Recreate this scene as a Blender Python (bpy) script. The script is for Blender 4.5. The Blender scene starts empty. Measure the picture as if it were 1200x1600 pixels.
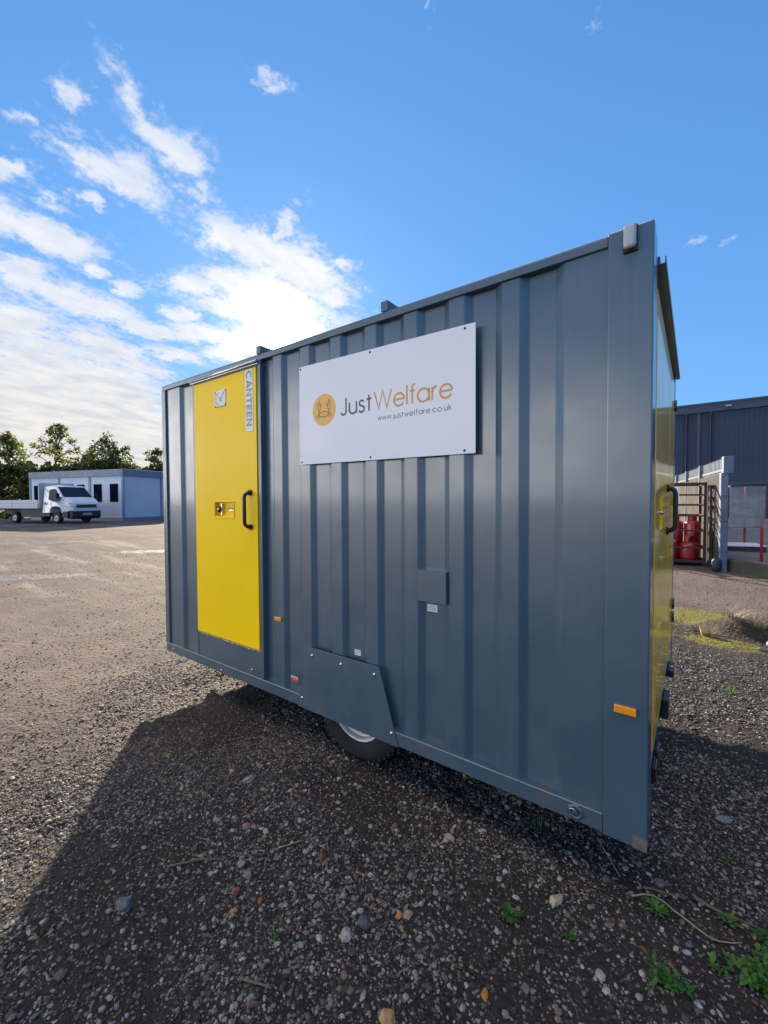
import bpy, math, random
import numpy as np
from mathutils import Vector, Matrix, noise as mnoise

S = bpy.context.scene
COL = S.collection
rnd = random.Random(7)
rng = np.random.default_rng(11)

# ------------------------------------------------------------------ camera
CAM = Vector((3.72554, -1.80468, 1.56858))
YAW, PITCH, ROLL, FPX = -0.636691, -0.0277494, -0.0052815, 655.65
fw = Vector((math.sin(YAW)*math.cos(PITCH), math.cos(YAW)*math.cos(PITCH), math.sin(PITCH)))
rt = Vector((math.cos(YAW), -math.sin(YAW), 0)); up = rt.cross(fw)
r2 = rt*math.cos(ROLL)+up*math.sin(ROLL); u2 = -rt*math.sin(ROLL)+up*math.cos(ROLL)
cam_data = bpy.data.cameras.new("camera"); cam = bpy.data.objects.new("camera", cam_data); COL.objects.link(cam)
M = Matrix(((r2.x, u2.x, -fw.x), (r2.y, u2.y, -fw.y), (r2.z, u2.z, -fw.z)))
cam.matrix_world = Matrix.Translation(CAM) @ M.to_4x4()
cam_data.sensor_fit = 'HORIZONTAL'; cam_data.sensor_width = 36.0
cam_data.lens = FPX/1200*36.0
cam_data.clip_start = 0.05; cam_data.clip_end = 6000
S.camera = cam
S.render.resolution_x = 768; S.render.resolution_y = 1024

# ------------------------------------------------------------------ light
SUN_DIR = Vector((-0.724, 0.607, 0.328)).normalized()
EL = math.asin(SUN_DIR.z); AZ = math.atan2(SUN_DIR.x, SUN_DIR.y)     # azimuth clockwise from +Y
sd = bpy.data.lights.new("sun", 'SUN'); sd.energy = 5.0; sd.angle = math.radians(1.1); sd.color = (1.0, 0.86, 0.68)
sun = bpy.data.objects.new("sun", sd); COL.objects.link(sun)
sun.rotation_euler = SUN_DIR.to_track_quat('Z', 'Y').to_euler()
S.view_settings.view_transform = 'Standard'; S.view_settings.look = 'None'
S.view_settings.exposure = 1.5; S.view_settings.gamma = 1.0

W = bpy.data.worlds.new("World"); S.world = W; W.use_nodes = True
CLOUDS = [(-0.952,0.412,0.092,0.028,2.435,0.75),(-0.999,0.532,0.102,0.056,1.684,1),(-0.989,0.466,0.051,0.037,2.34,0.9),(-1.17,0.484,0.129,0.061,1.637,1),(-1.171,0.396,0.05,0.027,2.739,0.9),(-1.036,0.331,0.045,0.024,2.405,0.75),(-1.18,0.29,0.05,0.023,1.206,0.7),(-1.34,0.307,0.056,0.036,1.161,0.95),(-1.372,0.396,0.05,0.048,2.934,0.7),(-1.306,0.447,0.032,0.018,1.229,0.8),(-1.551,0.434,0.137,0.094,1.711,1.05),(-1.556,0.324,0.096,0.074,2.955,1),(-1.628,0.58,0.046,0.04,0.992,0.9),(-1.653,0.678,0.066,0.046,-2.383,0.95),(-1.764,0.411,0.094,0.08,0.984,1),(-1.861,0.607,0.213,0.129,1.595,1.05),(-1.891,0.864,0.142,0.097,1.27,1),(-1.842,0.479,0.1,0.077,-2.754,1),(-3.118,0.74,1.272,0.526,2.935,1.25),(-2.894,1.063,0.985,0.421,2.594,1.1),(-3.642,1.228,1.596,0.84,0.97,1.25),(-2.177,0.486,0.183,0.167,-2.951,1.05),(-2.176,0.803,0.24,0.143,1.855,0.98),(-2.311,1.008,0.214,0.114,1.674,0.95),(-1.166,0.764,0.109,0.076,1.503,0.95),(-1.139,0.864,0.152,0.079,1.758,1),(-1.116,1.006,0.202,0.136,1.386,1.05),(-1.308,0.932,0.199,0.1,0.789,1),(-1.46,0.825,0.169,0.057,0.948,0.9),(-1.504,1.011,0.171,0.088,1.277,0.98),(-1.322,1.088,0.218,0.203,1.184,1.15),(-0.976,1.073,0.083,0.033,0.88,0.85),(-1.111,1.204,0.13,0.079,1.626,0.85),(-0.995,0.853,0.12,0.03,2.791,0.8),(-1.008,0.945,0.097,0.055,1.557,0.7),(-1.503,1.258,0.356,0.204,-2.929,1.2),(-1.675,0.901,0.084,0.052,1.061,1),(-1.744,1.075,0.239,0.099,1.128,1.02),(-2.035,1.047,0.168,0.096,1.359,0.95),(-1.773,1.215,0.221,0.109,-2.964,1),(-0.708,0.547,0.043,0.016,1.081,0.62),(-0.713,0.574,0.024,0.011,2.144,0.62),(-1.079,0.631,0.068,0.038,1.152,0.68),(-0.017,1.604,0.028,0.027,1.005,0.55),(0.071,1.653,0.029,0.02,0.821,0.5),(-0.149,0.858,0.019,0.008,1.096,0.5),(-0.387,0.653,0.013,0.01,1.134,0.5)]

class NT:
    """small helper for building node trees"""
    def __init__(s, nt): s.nt = nt; s.N = nt.nodes; s.L = nt.links
    def n(s, typ, **kw):
        nd = s.N.new(typ)
        for k, v in kw.items(): setattr(nd, k, v)
        return nd
    def put(s, sock, v):
        if hasattr(v, 'is_output') or isinstance(v, bpy.types.NodeSocket): s.L.new(v, sock)
        elif isinstance(v, (tuple, list)) and len(v) == 3 and len(getattr(sock, 'default_value', (0,))) == 4: sock.default_value = (*v, 1)
        else: sock.default_value = v
    def m(s, op, a, b=None, c=None, clamp=False):
        nd = s.n('ShaderNodeMath', operation=op, use_clamp=clamp)
        for i, v in enumerate((a, b, c)):
            if v is not None: s.put(nd.inputs[i], v)
        return nd.outputs[0]
    def v(s, op, a, b=None, out=0):
        nd = s.n('ShaderNodeVectorMath', operation=op)
        s.put(nd.inputs[0], a)
        if b is not None: s.put(nd.inputs[3 if op == 'SCALE' else 1], b)
        return nd.outputs[out]
    def mr(s, x, a, b, c=0.0, d=1.0, smooth=False):
        nd = s.n('ShaderNodeMapRange', interpolation_type='SMOOTHSTEP' if smooth else 'LINEAR')
        s.put(nd.inputs[0], x)
        for i, q in enumerate((a, b, c, d)): s.put(nd.inputs[i+1], q)
        return nd.outputs[0]
    def noise(s, vec, scale, detail=4, rough=0.5, col=False, dist=0.0):
        nd = s.n('ShaderNodeTexNoise'); s.put(nd.inputs['Vector'], vec)
        nd.inputs['Scale'].default_value = scale; nd.inputs['Detail'].default_value = detail
        nd.inputs['Roughness'].default_value = rough; nd.inputs['Distortion'].default_value = dist
        return nd.outputs[1 if col else 0]
    def vor(s, vec, scale, out='Distance', feature='F1', rnd_=1.0):
        nd = s.n('ShaderNodeTexVoronoi', feature=feature); s.put(nd.inputs['Vector'], vec)
        nd.inputs['Scale'].default_value = scale; nd.inputs['Randomness'].default_value = rnd_
        return nd.outputs[out]
    def mix(s, f, a, b, blend='MIX'):
        nd = s.n('ShaderNodeMix', data_type='RGBA', blend_type=blend)
        s.put(nd.inputs[0], f); s.put(nd.inputs[6], a); s.put(nd.inputs[7], b)
        return nd.outputs[2]
    def ramp(s, f, stops):
        nd = s.n('ShaderNodeValToRGB'); s.put(nd.inputs[0], f)
        e = nd.color_ramp.elements
        while len(e) < len(stops): e.new(0.5)
        for el, (p, c) in zip(e, stops): el.position = p; el.color = (*c, 1)
        return nd.outputs[0]
    def bump(s, h, strength=0.5, dist=0.01, normal=None):
        nd = s.n('ShaderNodeBump'); s.put(nd.inputs['Height'], h)
        nd.inputs['Strength'].default_value = strength; nd.inputs['Distance'].default_value = dist
        if normal is not None: s.L.new(normal, nd.inputs['Normal'])
        return nd.outputs[0]

def build_world():
    W.node_tree.nodes.clear(); t = NT(W.node_tree)
    sky = t.n('ShaderNodeTexSky', sky_type='NISHITA'); sky.sun_disc = False
    sky.sun_elevation = EL; sky.sun_rotation = AZ
    sky.altitude = 0; sky.air_density = 1.0; sky.dust_density = 0.25; sky.ozone_density = 2.2
    tc = t.n('ShaderNodeTexCoord').outputs['Generated']
    d = t.v('NORMALIZE', tc)
    sep = t.n('ShaderNodeSeparateXYZ'); t.L.new(d, sep.inputs[0])
    z = t.m('ADD', t.m('MAXIMUM', sep.outputs[2], 0.0), 0.12)
    q = t.n('ShaderNodeCombineXYZ')
    t.L.new(t.m('DIVIDE', sep.outputs[0], z), q.inputs[0]); t.L.new(t.m('DIVIDE', sep.outputs[1], z), q.inputs[1])
    Q = q.outputs[0]
    # billowing edges: wobble the coordinates with noise before looking up the cloud banks
    w1 = t.v('SCALE', t.v('SUBTRACT', t.noise(Q, 9, 5, 0.6, col=True), (0.5, 0.5, 0.5)), 0.16)
    w2 = t.v('SCALE', t.v('SUBTRACT', t.noise(Q, 34, 4, 0.6, col=True), (0.5, 0.5, 0.5)), 0.035)
    QW = t.v('ADD', t.v('ADD', Q, w1), w2)
    cover = None
    for (x, y, a, b, ang, s) in CLOUDS:
        mp = t.n('ShaderNodeMapping', vector_type='TEXTURE')
        t.L.new(QW, mp.inputs[0]); mp.inputs[1].default_value = (x, y, 0)
        mp.inputs[2].default_value = (0, 0, ang); mp.inputs[3].default_value = (a*1.16, b*(1.55 if b < 0.08 else 1.12), 1)
        ln = t.v('LENGTH', mp.outputs[0], out='Value')
        wgt = t.mr(ln, 1.55, 0.25, 0.0, min(s, 1.04))
        cover = wgt if cover is None else t.m('MAXIMUM', cover, wgt)
    # bright bank behind the camera and overhead patch, both unseen, added as fill light
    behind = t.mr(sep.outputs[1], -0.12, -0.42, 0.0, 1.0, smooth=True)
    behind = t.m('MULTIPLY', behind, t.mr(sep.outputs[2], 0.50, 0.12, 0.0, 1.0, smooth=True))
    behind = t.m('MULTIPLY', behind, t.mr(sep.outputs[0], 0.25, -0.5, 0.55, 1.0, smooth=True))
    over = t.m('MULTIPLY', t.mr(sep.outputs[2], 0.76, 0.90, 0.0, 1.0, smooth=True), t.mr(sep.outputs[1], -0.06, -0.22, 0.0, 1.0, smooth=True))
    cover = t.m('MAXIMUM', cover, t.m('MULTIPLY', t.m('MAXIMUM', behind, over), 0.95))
    low = t.m('MULTIPLY', t.mr(sep.outputs[2], 0.17, 0.08, 0.0, 1.2), t.mr(sep.outputs[0], -0.55, -0.75))
    cover = t.m('MAXIMUM', cover, low)
    z3 = t.m('ADD', t.m('MAXIMUM', sep.outputs[2], 0.0), 0.24)
    q3 = t.n('ShaderNodeCombineXYZ')
    t.L.new(t.m('DIVIDE', sep.outputs[0], z3), q3.inputs[0]); t.L.new(t.m('DIVIDE', sep.outputs[1], z3), q3.inputs[1])
    st = t.n('ShaderNodeMapping'); t.L.new(q3.outputs[0], st.inputs[0])
    st.inputs[2].default_value = (0, 0, 0.1); st.inputs[3].default_value = (17, 8, 1)
    f1 = t.noise(st.outputs[0], 1.0, 9, 0.6, dist=0.3)
    f2 = t.noise(q3.outputs[0], 52, 6, 0.65)
    f = t.m('ADD', t.m('MULTIPLY', t.m('SUBTRACT', f1, 0.5), 1.25), t.m('MULTIPLY', t.m('SUBTRACT', f2, 0.5), 0.95))
    dens = t.mr(t.m('ADD', cover, f), 0.29, 0.84, 0.0, 1.0, smooth=True)
    dens = t.m('MULTIPLY', dens, t.mr(cover, 0.02, 0.85, 0.0, 1.0))
    dens = t.m('MULTIPLY', dens, t.mr(sep.outputs[2], -0.02, 0.01))
    # brightness by nearness to the sun
    dt = t.v('DOT_PRODUCT', d, tuple(SUN_DIR), out='Value')
    dt = t.m('MAXIMUM', dt, 0.0)
    g1 = t.m('POWER', dt, 45.0); g2 = t.m('POWER', dt, 260.0); g3 = t.m('POWER', dt, 2500.0)
    body = t.mr(t.noise(st.outputs[0], 0.8, 6, 0.6), 0.3, 0.62)
    hz = t.mr(sep.outputs[2], 0.04, 0.38, 1.0, 0.0)
    white = t.mix(hz, (3.75, 3.85, 4.1), (4.0, 3.7, 3.2))
    grey = t.mix(hz, (2.7, 3.15, 3.8), (2.75, 2.75, 2.7))
    cc = t.mix(body, grey, white)
    cc = t.mix(behind, cc, (20.6, 19.9, 19.3))  # added fill brightness of the unseen bank behind the camera
    cc = t.mix(over, cc, (21.0, 17.0, 13.2))  # unseen overhead cloud, added to warm and lift the shaded ground
    glow = t.m('ADD', t.m('MULTIPLY', g1, 0.6), t.m('ADD', t.m('MULTIPLY', g2, 4.5), t.m('MULTIPLY', g3, 60.0)))
    gcol = t.v('SCALE', (1.0, 0.84, 0.52), glow)
    cc = t.v('ADD', cc, gcol)
    # deep clear blue that pales only gently towards the horizon
    c0 = t.v('MULTIPLY', sky.outputs[0], (0.68, 1.34, 2.0))
    skyc = t.v('DIVIDE', c0, t.v('ADD', t.v('DIVIDE', c0, (1.5, 3.3, 6.5)), (1.0, 1.0, 1.0)))
    g4 = t.m('ADD', t.m('ADD', t.m('MULTIPLY', g1, 0.22), t.m('MULTIPLY', g2, 1.3)), t.m('MULTIPLY', g3, 30.0))
    skyc = t.v('ADD', skyc, t.v('SCALE', (1.0, 0.93, 0.78), g4))
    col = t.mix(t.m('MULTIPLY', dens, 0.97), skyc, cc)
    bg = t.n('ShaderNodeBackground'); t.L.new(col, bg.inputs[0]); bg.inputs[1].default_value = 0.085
    out = t.n('ShaderNodeOutputWorld'); t.L.new(bg.outputs[0], out.inputs[0])
    W.cycles.sampling_method = 'MANUAL'; W.cycles.sample_map_resolution = 1024
build_world()
S.cycles.max_bounces = 6; S.cycles.diffuse_bounces = 3; S.cycles.glossy_bounces = 3
S.cycles.transmission_bounces = 4; S.cycles.transparent_max_bounces = 6

# ------------------------------------------------------------------ helpers
def tag(o, label=None, cat=None, group=None, kind=None):
    if label: o['label'] = label
    if cat: o['category'] = cat
    if group: o['group'] = group
    if kind: o['kind'] = kind
    return o

def empty(name, loc=(0, 0, 0), rz=0.0, label=None, cat=None, group=None, scale=1.0):
    o = bpy.data.objects.new(name, None); COL.objects.link(o)
    o.empty_display_size = 0.1
    o.location = loc; o.rotation_euler = (0, 0, rz); o.scale = (scale,)*3
    return tag(o, label, cat, group)

class MB:
    def __init__(s): s.v = []; s.f = []; s.mi = []; s.cur = 0; s.sm = []; s.smooth = False
    def mat(s, i): s.cur = i; return s
    def add(s, vs, fs, smooth=None):
        b = len(s.v); s.v += [tuple(x) for x in vs]
        for f in fs:
            s.f.append(tuple(b+i for i in f)); s.mi.append(s.cur); s.sm.append(s.smooth if smooth is None else smooth)
        return s
    def box(s, x0, x1, y0, y1, z0, z1):
        vs = [(x, y, z) for z in (z0, z1) for y in (y0, y1) for x in (x0, x1)]
        return s.add(vs, [(0, 2, 3, 1), (4, 5, 7, 6), (0, 1, 5, 4), (2, 6, 7, 3), (0, 4, 6, 2), (1, 3, 7, 5)], False)
    def obox(s, c, ax, ay, az):
        """box from centre and three half-extent vectors"""
        c, ax, ay, az = map(Vector, (c, ax, ay, az))
        vs = [c+i*ax+j*ay+k*az for k in (-1, 1) for j in (-1, 1) for i in (-1, 1)]
        return s.add(vs, [(0, 2, 3, 1), (4, 5, 7, 6), (0, 1, 5, 4), (2, 6, 7, 3), (0, 4, 6, 2), (1, 3, 7, 5)], False)
    def beam(s, a, b, w, h=None, upv=(0, 0, 1)):
        a, b = Vector(a), Vector(b); h = h or w; d = (b-a)
        ln = d.length; d.normalize(); u = Vector(upv)
        if abs(d.dot(u)) > 0.95: u = Vector((1, 0, 0))
        sx = d.cross(u).normalized(); uu = sx.cross(d)
        return s.obox((a+b)/2, d*ln/2, sx*w/2, uu*h/2)
    def prism(s, poly, axis, a, b):
        """poly: 2-d points; axis 'y': (x,z) extruded in y; 'x': (y,z); 'z': (x,y)"""
        def P(p, t):
            return {'x': (t, p[0], p[1]), 'y': (p[0], t, p[1]), 'z': (p[0], p[1], t)}[axis]
        n = len(poly); vs = [P(p, a) for p in poly]+[P(p, b) for p in poly]
        fs = [tuple(range(n))[::-1], tuple(range(n, 2*n))]+[(i, (i+1) % n, n+(i+1) % n, n+i) for i in range(n)]
        return s.add(vs, fs, False)
    def tube(s, pts, r, n=10, cap=True, smooth=True):
        pts = [Vector(p) for p in pts]; rr = r if isinstance(r, (list, tuple)) else [r]*len(pts)
        vs = []; ref = None
        for i, p in enumerate(pts):
            d = (pts[min(i+1, len(pts)-1)]-pts[max(i-1, 0)]).normalized()
            if ref is None:
                ref = Vector((0, 0, 1)) if abs(d.z) < 0.9 else Vector((1, 0, 0))
            a = d.cross(ref).normalized(); b = d.cross(a).normalized(); ref = a.cross(d).normalized()
            for k in range(n):
                t = 2*math.pi*k/n; vs.append(p+(a*math.cos(t)+b*math.sin(t))*rr[i])
        fs = []
        for i in range(len(pts)-1):
            for k in range(n):
                k2 = (k+1) % n; fs.append((i*n+k, i*n+k2, (i+1)*n+k2, (i+1)*n+k))
        s.add(vs, fs, smooth)
        if cap:
            b0 = len(s.v)-len(vs)
            for lst in ([b0+k for k in range(n)][::-1], [b0+(len(pts)-1)*n+k for k in range(n)]):
                s.f.append(tuple(lst)); s.mi.append(s.cur); s.sm.append(False)
        return s
    def lathe(s, prof, o=(0, 0, 0), axis='z', n=24, smooth=True):
        """prof: list of (radius, height along axis)"""
        vs = []
        for (r, h) in prof:
            for k in range(n):
                t = 2*math.pi*k/n; c, q = r*math.cos(t), r*math.sin(t)
                p = {'z': (c, q, h), 'y': (c, h, q), 'x': (h, c, q)}[axis]
                vs.append((p[0]+o[0], p[1]+o[1], p[2]+o[2]))
        fs = []
        for i in range(len(prof)-1):
            for k in range(n):
                k2 = (k+1) % n; fs.append((i*n+k, i*n+k2, (i+1)*n+k2, (i+1)*n+k))
        return s.add(vs, fs, smooth)
    def build(s, name, mats, parent=None, bevel=0.0, seg=2, recalc=True, loc=None):
        me = bpy.data.meshes.new(name); me.from_pydata(s.v, [], s.f)
        if not isinstance(mats, (list, tuple)): mats = [mats]
        for m in mats: me.materials.append(m)
        me.polygons.foreach_set('material_index', s.mi)
        me.polygons.foreach_set('use_smooth', s.sm)
        if recalc:
            import bmesh
            bm = bmesh.new(); bm.from_mesh(me); bmesh.ops.recalc_face_normals(bm, faces=bm.faces); bm.to_mesh(me); bm.free()
        me.update()
        o = bpy.data.objects.new(name, me); COL.objects.link(o)
        if parent is not None: o.parent = parent
        if loc is not None: o.location = loc
        if bevel:
            bv = o.modifiers.new('bevel', 'BEVEL'); bv.width = bevel; bv.segments = seg
            bv.limit_method = 'ANGLE'; bv.angle_limit = math.radians(35); bv.harden_normals = False
        return o

def copy_thing(o, **kw):
    c = o.copy(); COL.objects.link(c)
    for ch in list(o.children):
        d = ch.copy(); COL.objects.link(d); d.parent = c
        for g in list(ch.children):
            e = g.copy(); COL.objects.link(e); e.parent = d
    return c

# ------------------------------------------------------------------ materials
def mat(name, base=(0.5, 0.5, 0.5), rough=0.5, metal=0.0, spec=0.5, coat=0.0, coat_rough=0.1, fn=None, **kw):
    m = bpy.data.materials.new(name); m.use_nodes = True
    t = NT(m.node_tree); p = t.N['Principled BSDF']
    p.inputs['Base Color'].default_value = (*base, 1); p.inputs['Roughness'].default_value = rough
    p.inputs['Metallic'].default_value = metal; p.inputs['Specular IOR Level'].default_value = spec
    p.inputs['Coat Weight'].default_value = coat; p.inputs['Coat Roughness'].default_value = coat_rough
    if fn: fn(t, p)
    return m
def objco(t): return t.n('ShaderNodeTexCoord').outputs['Object']

def worn(base, var=0.12, rough=0.35, scale=3.0, dirt=0.0, dirtcol=(0.16, 0.13, 0.10), bump=0.0, bscale=60.0, rv=0.12, streak=0.0, splash=0.0):
    """paint with slight mottling, specks of road dirt and uneven gloss"""
    def fn(t, p):
        c = objco(t)
        n1 = t.noise(c, scale, 5, 0.6)
        k = t.mr(n1, 0.3, 0.7, 1-var, 1+var)
        col = t.v('SCALE', base, k)
        if streak:
            ms = t.n('ShaderNodeMapping'); t.L.new(c, ms.inputs[0]); ms.inputs[3].default_value = (26, 26, 0.7)
            k2 = t.mr(t.noise(ms.outputs[0], 1.0, 4, 0.6), 0.56, 0.80, 0, streak)
            col = t.mix(k2, col, (0.13, 0.145, 0.15))
            mq = t.n('ShaderNodeMapping'); t.L.new(c, mq.inputs[0]); mq.inputs[2].default_value = (0, 0.5, 0); mq.inputs[3].default_value = (3, 3, 60)
            k3 = t.m('MULTIPLY', t.mr(t.noise(mq.outputs[0], 1.0, 5, 0.7), 0.70, 0.78), t.mr(t.noise(c, 1.9, 2, 0.5), 0.55, 0.7, 0, 0.35))
            col = t.mix(k3, col, (0.2, 0.21, 0.21))
        if splash:      # road mud thrown up on the lowest panels: blotches with their own edges
            spz = t.n('ShaderNodeSeparateXYZ'); t.L.new(c, spz.inputs[0])
            q1 = t.m('ADD', t.m('MULTIPLY', t.noise(c, 7, 6, 0.7), 0.55), t.m('MULTIPLY', t.noise(c, 70, 4, 0.7), 0.45))
            q2 = t.mr(t.m('SUBTRACT', q1, t.mr(spz.outputs[2], 0.0, 0.5, 0.0, 0.22)), 0.47, 0.58, 0, splash)
            col = t.mix(q2, col, (0.12, 0.10, 0.08))
        if dirt:
            n2 = t.noise(c, scale*7, 6, 0.7); n3 = t.noise(c, 90, 2, 0.5)
            f = t.m('MULTIPLY', t.mr(n2, 0.55, 0.78, 0, dirt), t.mr(n3, 0.4, 0.62))
            col = t.mix(f, col, dirtcol)
        t.L.new(col, p.inputs['Base Color'])
        t.L.new(t.mr(t.noise(c, scale*2.3, 4, 0.6), 0.3, 0.7, rough-rv*0.5, rough+rv), p.inputs['Roughness'])
        if bump:
            h = t.m('ADD', t.m('MULTIPLY', t.noise(c, 2.6, 2, 0.5), 1.6), t.m('MULTIPLY', t.noise(c, bscale, 2, 0.5), 0.02))
            t.L.new(t.bump(h, bump, 0.02), p.inputs['Normal'])
    return fn

PAINT = (0.044, 0.091, 0.128)
M_paint = mat('grey_blue_paint', spec=0.8, coat=0.68, coat_rough=0.12, fn=worn(PAINT, 0.05, 0.33, 1.6, 0.12, bump=0.07, streak=0.22, splash=0.4))
M_paint2 = mat('grey_blue_frame_paint', spec=0.75, coat=0.4, coat_rough=0.2, fn=worn((0.043, 0.087, 0.121), 0.06, 0.38, 2.1, 0.2, bump=0.06, streak=0.15, splash=0.45))
M_endpaint = mat('grey_blue_gloss_paint', spec=0.8, coat=1.0, coat_rough=0.02, fn=worn(PAINT, 0.05, 0.2, 1.6, 0.04))
M_yellow = mat('yellow_door_paint', spec=0.10, coat=0.10, coat_rough=0.2, fn=worn((1.0, 0.65, 0.0), 0.04, 0.42, 1.2, 0.05, dirtcol=(0.35, 0.25, 0.05), bump=0.07))
M_yellow2 = mat('yellow_gloss_door_paint', spec=0.2, coat=0.6, coat_rough=0.05, fn=worn((0.98, 0.55, 0.0), 0.04, 0.3, 1.2, 0.03, dirtcol=(0.35, 0.25, 0.05), bump=0.004))
M_sign = mat('white_sign_face', spec=0.4, fn=worn((0.78, 0.79, 0.82), 0.02, 0.42, 1.5))
M_white = mat('white_plastic', spec=0.5, fn=worn((0.75, 0.75, 0.74), 0.04, 0.45, 5))
M_black = mat('black_plastic', spec=0.5, fn=worn((0.018, 0.017, 0.017), 0.2, 0.4, 8))
M_dark = mat('dark_gap', (0.006, 0.006, 0.007), 0.9, spec=0.1)
M_steel = mat('bright_steel', (0.62, 0.62, 0.63), 0.28, metal=1.0, fn=None)
M_galv = mat('galvanised_steel', metal=0.35, spec=0.5, fn=worn((0.20, 0.25, 0.31), 0.2, 0.5, 5, 0.2, bump=0.02))
M_amber = mat('amber_lens', (0.85, 0.30, 0.01), 0.22, spec=0.6, coat=0.5)
M_grey_letter = mat('slate_lettering', (0.055, 0.06, 0.085), 0.45)
M_url = mat('grey_lettering', (0.17, 0.175, 0.21), 0.45)
M_gold = mat('amber_lettering', (0.62, 0.31, 0.035), 0.45)
M_goldpale = mat('amber_logo_disc', (0.80, 0.43, 0.07), 0.45)
M_plategrey = mat('pale_grey_lettering', (0.26, 0.27, 0.33), 0.5)
M_red = mat('red_sticker', (0.62, 0.045, 0.03), 0.45)
M_seal = mat('frayed_foam_seal', spec=0.2, fn=worn((0.45, 0.36, 0.17), 0.5, 0.9, 60, bump=0.6, bscale=300))
M_rubber = mat('tyre_rubber', spec=0.3, fn=worn((0.022, 0.022, 0.023), 0.25, 0.78, 9, 0.5, (0.10, 0.085, 0.07)))
M_rim = mat('silver_wheel_paint', metal=0.5, spec=0.4, fn=worn((0.36, 0.355, 0.35), 0.12, 0.42, 14, 0.35, (0.2, 0.17, 0.14)))
M_chassis = mat('dark_chassis_steel', spec=0.3, fn=worn((0.04, 0.04, 0.042), 0.3, 0.6, 6, 0.5))
M_lens = mat('cloudy_lamp_lens', spec=0.6, fn=worn((0.42, 0.44, 0.47), 0.12, 0.32, 40, bump=0.3, bscale=240))
M_navy = mat('navy_lamp_plastic', (0.015, 0.03, 0.08), 0.25, spec=0.6, coat=0.5)

# ------------------------------------------------------------------ stroke lettering (flat ribbons)
def arc(cx, cy, rx, ry, a0, a1, n=14):
    return [(cx+rx*math.cos(math.radians(a0+(a1-a0)*i/n)), cy+ry*math.sin(math.radians(a0+(a1-a0)*i/n))) for i in range(n+1)]
XH = 0.68
GL = {   # glyph: (width, [polylines]) in units of cap height
 'J': (0.44, [[(0.36, 1.0), (0.36, 0.2)]+arc(0.18, 0.2, 0.18, 0.2, 0, -165)]),
 'u': (0.50, [[(0, XH), (0, 0.24)]+arc(0.24, 0.24, 0.24, 0.25, 180, 360)+[(0.48, XH)], [(0.48, XH), (0.48, 0)]]),
 's': (0.36, [arc(0.17, 0.51, 0.14, 0.16, 20, 205, 10)+[(0.08, 0.40), (0.26, 0.31)]+arc(0.17, 0.18, 0.17, 0.19, 30, -160, 12)]),
 't': (0.30, [[(0.14, 0.92), (0.14, 0)], [(0, XH), (0.30, XH)]]),
 'W': (1.10, [[(0, 1.0), (0.29, 0.02), (0.55, 0.98), (0.81, 0.02), (1.10, 1.0)]]),
 'e': (0.66, [[(0.02, 0.36), (0.64, 0.36)], arc(0.33, 0.34, 0.32, 0.345, 3, 328, 26)]),
 'l': (0.02, [[(0, 1.02), (0, 0)]]),
 'f': (0.30, [arc(0.30, 0.84, 0.16, 0.17, 85, 180, 8)+[(0.14, 0)], [(0, XH), (0.30, XH)]]),
 'a': (0.68, [arc(0.33, 0.34, 0.32, 0.345, 0, 360, 28), [(0.66, XH), (0.66, 0)]]),
 'r': (0.26, [[(0, XH), (0, 0)], [(0.0, 0.40)]+arc(0.22, 0.42, 0.21, 0.25, 175, 80, 8)]),
 'w': (0.74, [[(0, XH), (0.19, 0.02), (0.37, XH-0.02), (0.55, 0.02), (0.74, XH)]]),
 'j': (0.10, [[(0.08, XH), (0.08, -0.16)]+arc(0.0, -0.16, 0.08, 0.12, 0, -90, 5), [(0.08, 0.90), (0.08, 0.98)]]),
 '.': (0.04, [[(0.0, 0.0), (0.0, 0.09)]]),
 'c': (0.60, [arc(0.33, 0.34, 0.32, 0.345, 42, 318, 22)]),
 'o': (0.66, [arc(0.33, 0.34, 0.32, 0.345, 0, 360, 28)]),
 'k': (0.42, [[(0, 1.0), (0, 0)], [(0.40, XH), (0.02, 0.32)], [(0.14, 0.42), (0.42, 0)]]),
 'C': (0.78, [arc(0.42, 0.5, 0.36, 0.44, 48, 312, 22)]),
 'A': (0.74, [[(0.02, 0), (0.37, 0.94), (0.72, 0)], [(0.15, 0.28), (0.59, 0.28)]]),
 'N': (0.68, [[(0.06, 0), (0.06, 0.97), (0.62, 0.03), (0.62, 1.0)]]),
 'T': (0.66, [[(0.0, 0.92), (0.66, 0.92)], [(0.33, 0.9), (0.33, 0)]]),
 'E': (0.56, [[(0.56, 0.92), (0.06, 0.92), (0.06, 0.08), (0.56, 0.08)], [(0.06, 0.5), (0.50, 0.5)]]),
}
def ribbon(mb, pts, w, place, off=0.0):
    P = [Vector(p) for p in pts]; closed = (P[0]-P[-1]).length < 1e-4
    if closed: P = P[:-1]
    n = len(P); L = []; R = []
    for i in range(n):
        a = P[i-1] if (closed or i > 0) else None; b = P[(i+1) % n] if (closed or i < n-1) else None
        d1 = (P[i]-a).normalized() if a is not None else None; d2 = (b-P[i]).normalized() if b is not None else None
        if d1 is None: d1 = d2
        if d2 is None: d2 = d1
        n1 = Vector((-d1.y, d1.x)); n2 = Vector((-d2.y, d2.x)); m_ = n1+n2
        if m_.length < 1e-6: m_ = n1
        m_.normalize(); k = min(1/max(m_.dot(n1), 0.35), 2.2)
        L.append(P[i]+m_*w/2*k); R.append(P[i]-m_*w/2*k)
    vs = [place(p.x, p.y, off) for p in L]+[place(p.x, p.y, off) for p in R]
    rngi = range(n) if closed else range(n-1)
    mb.add(vs, [(i, (i+1) % n, n+(i+1) % n, n+i) for i in rngi], False)
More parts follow.
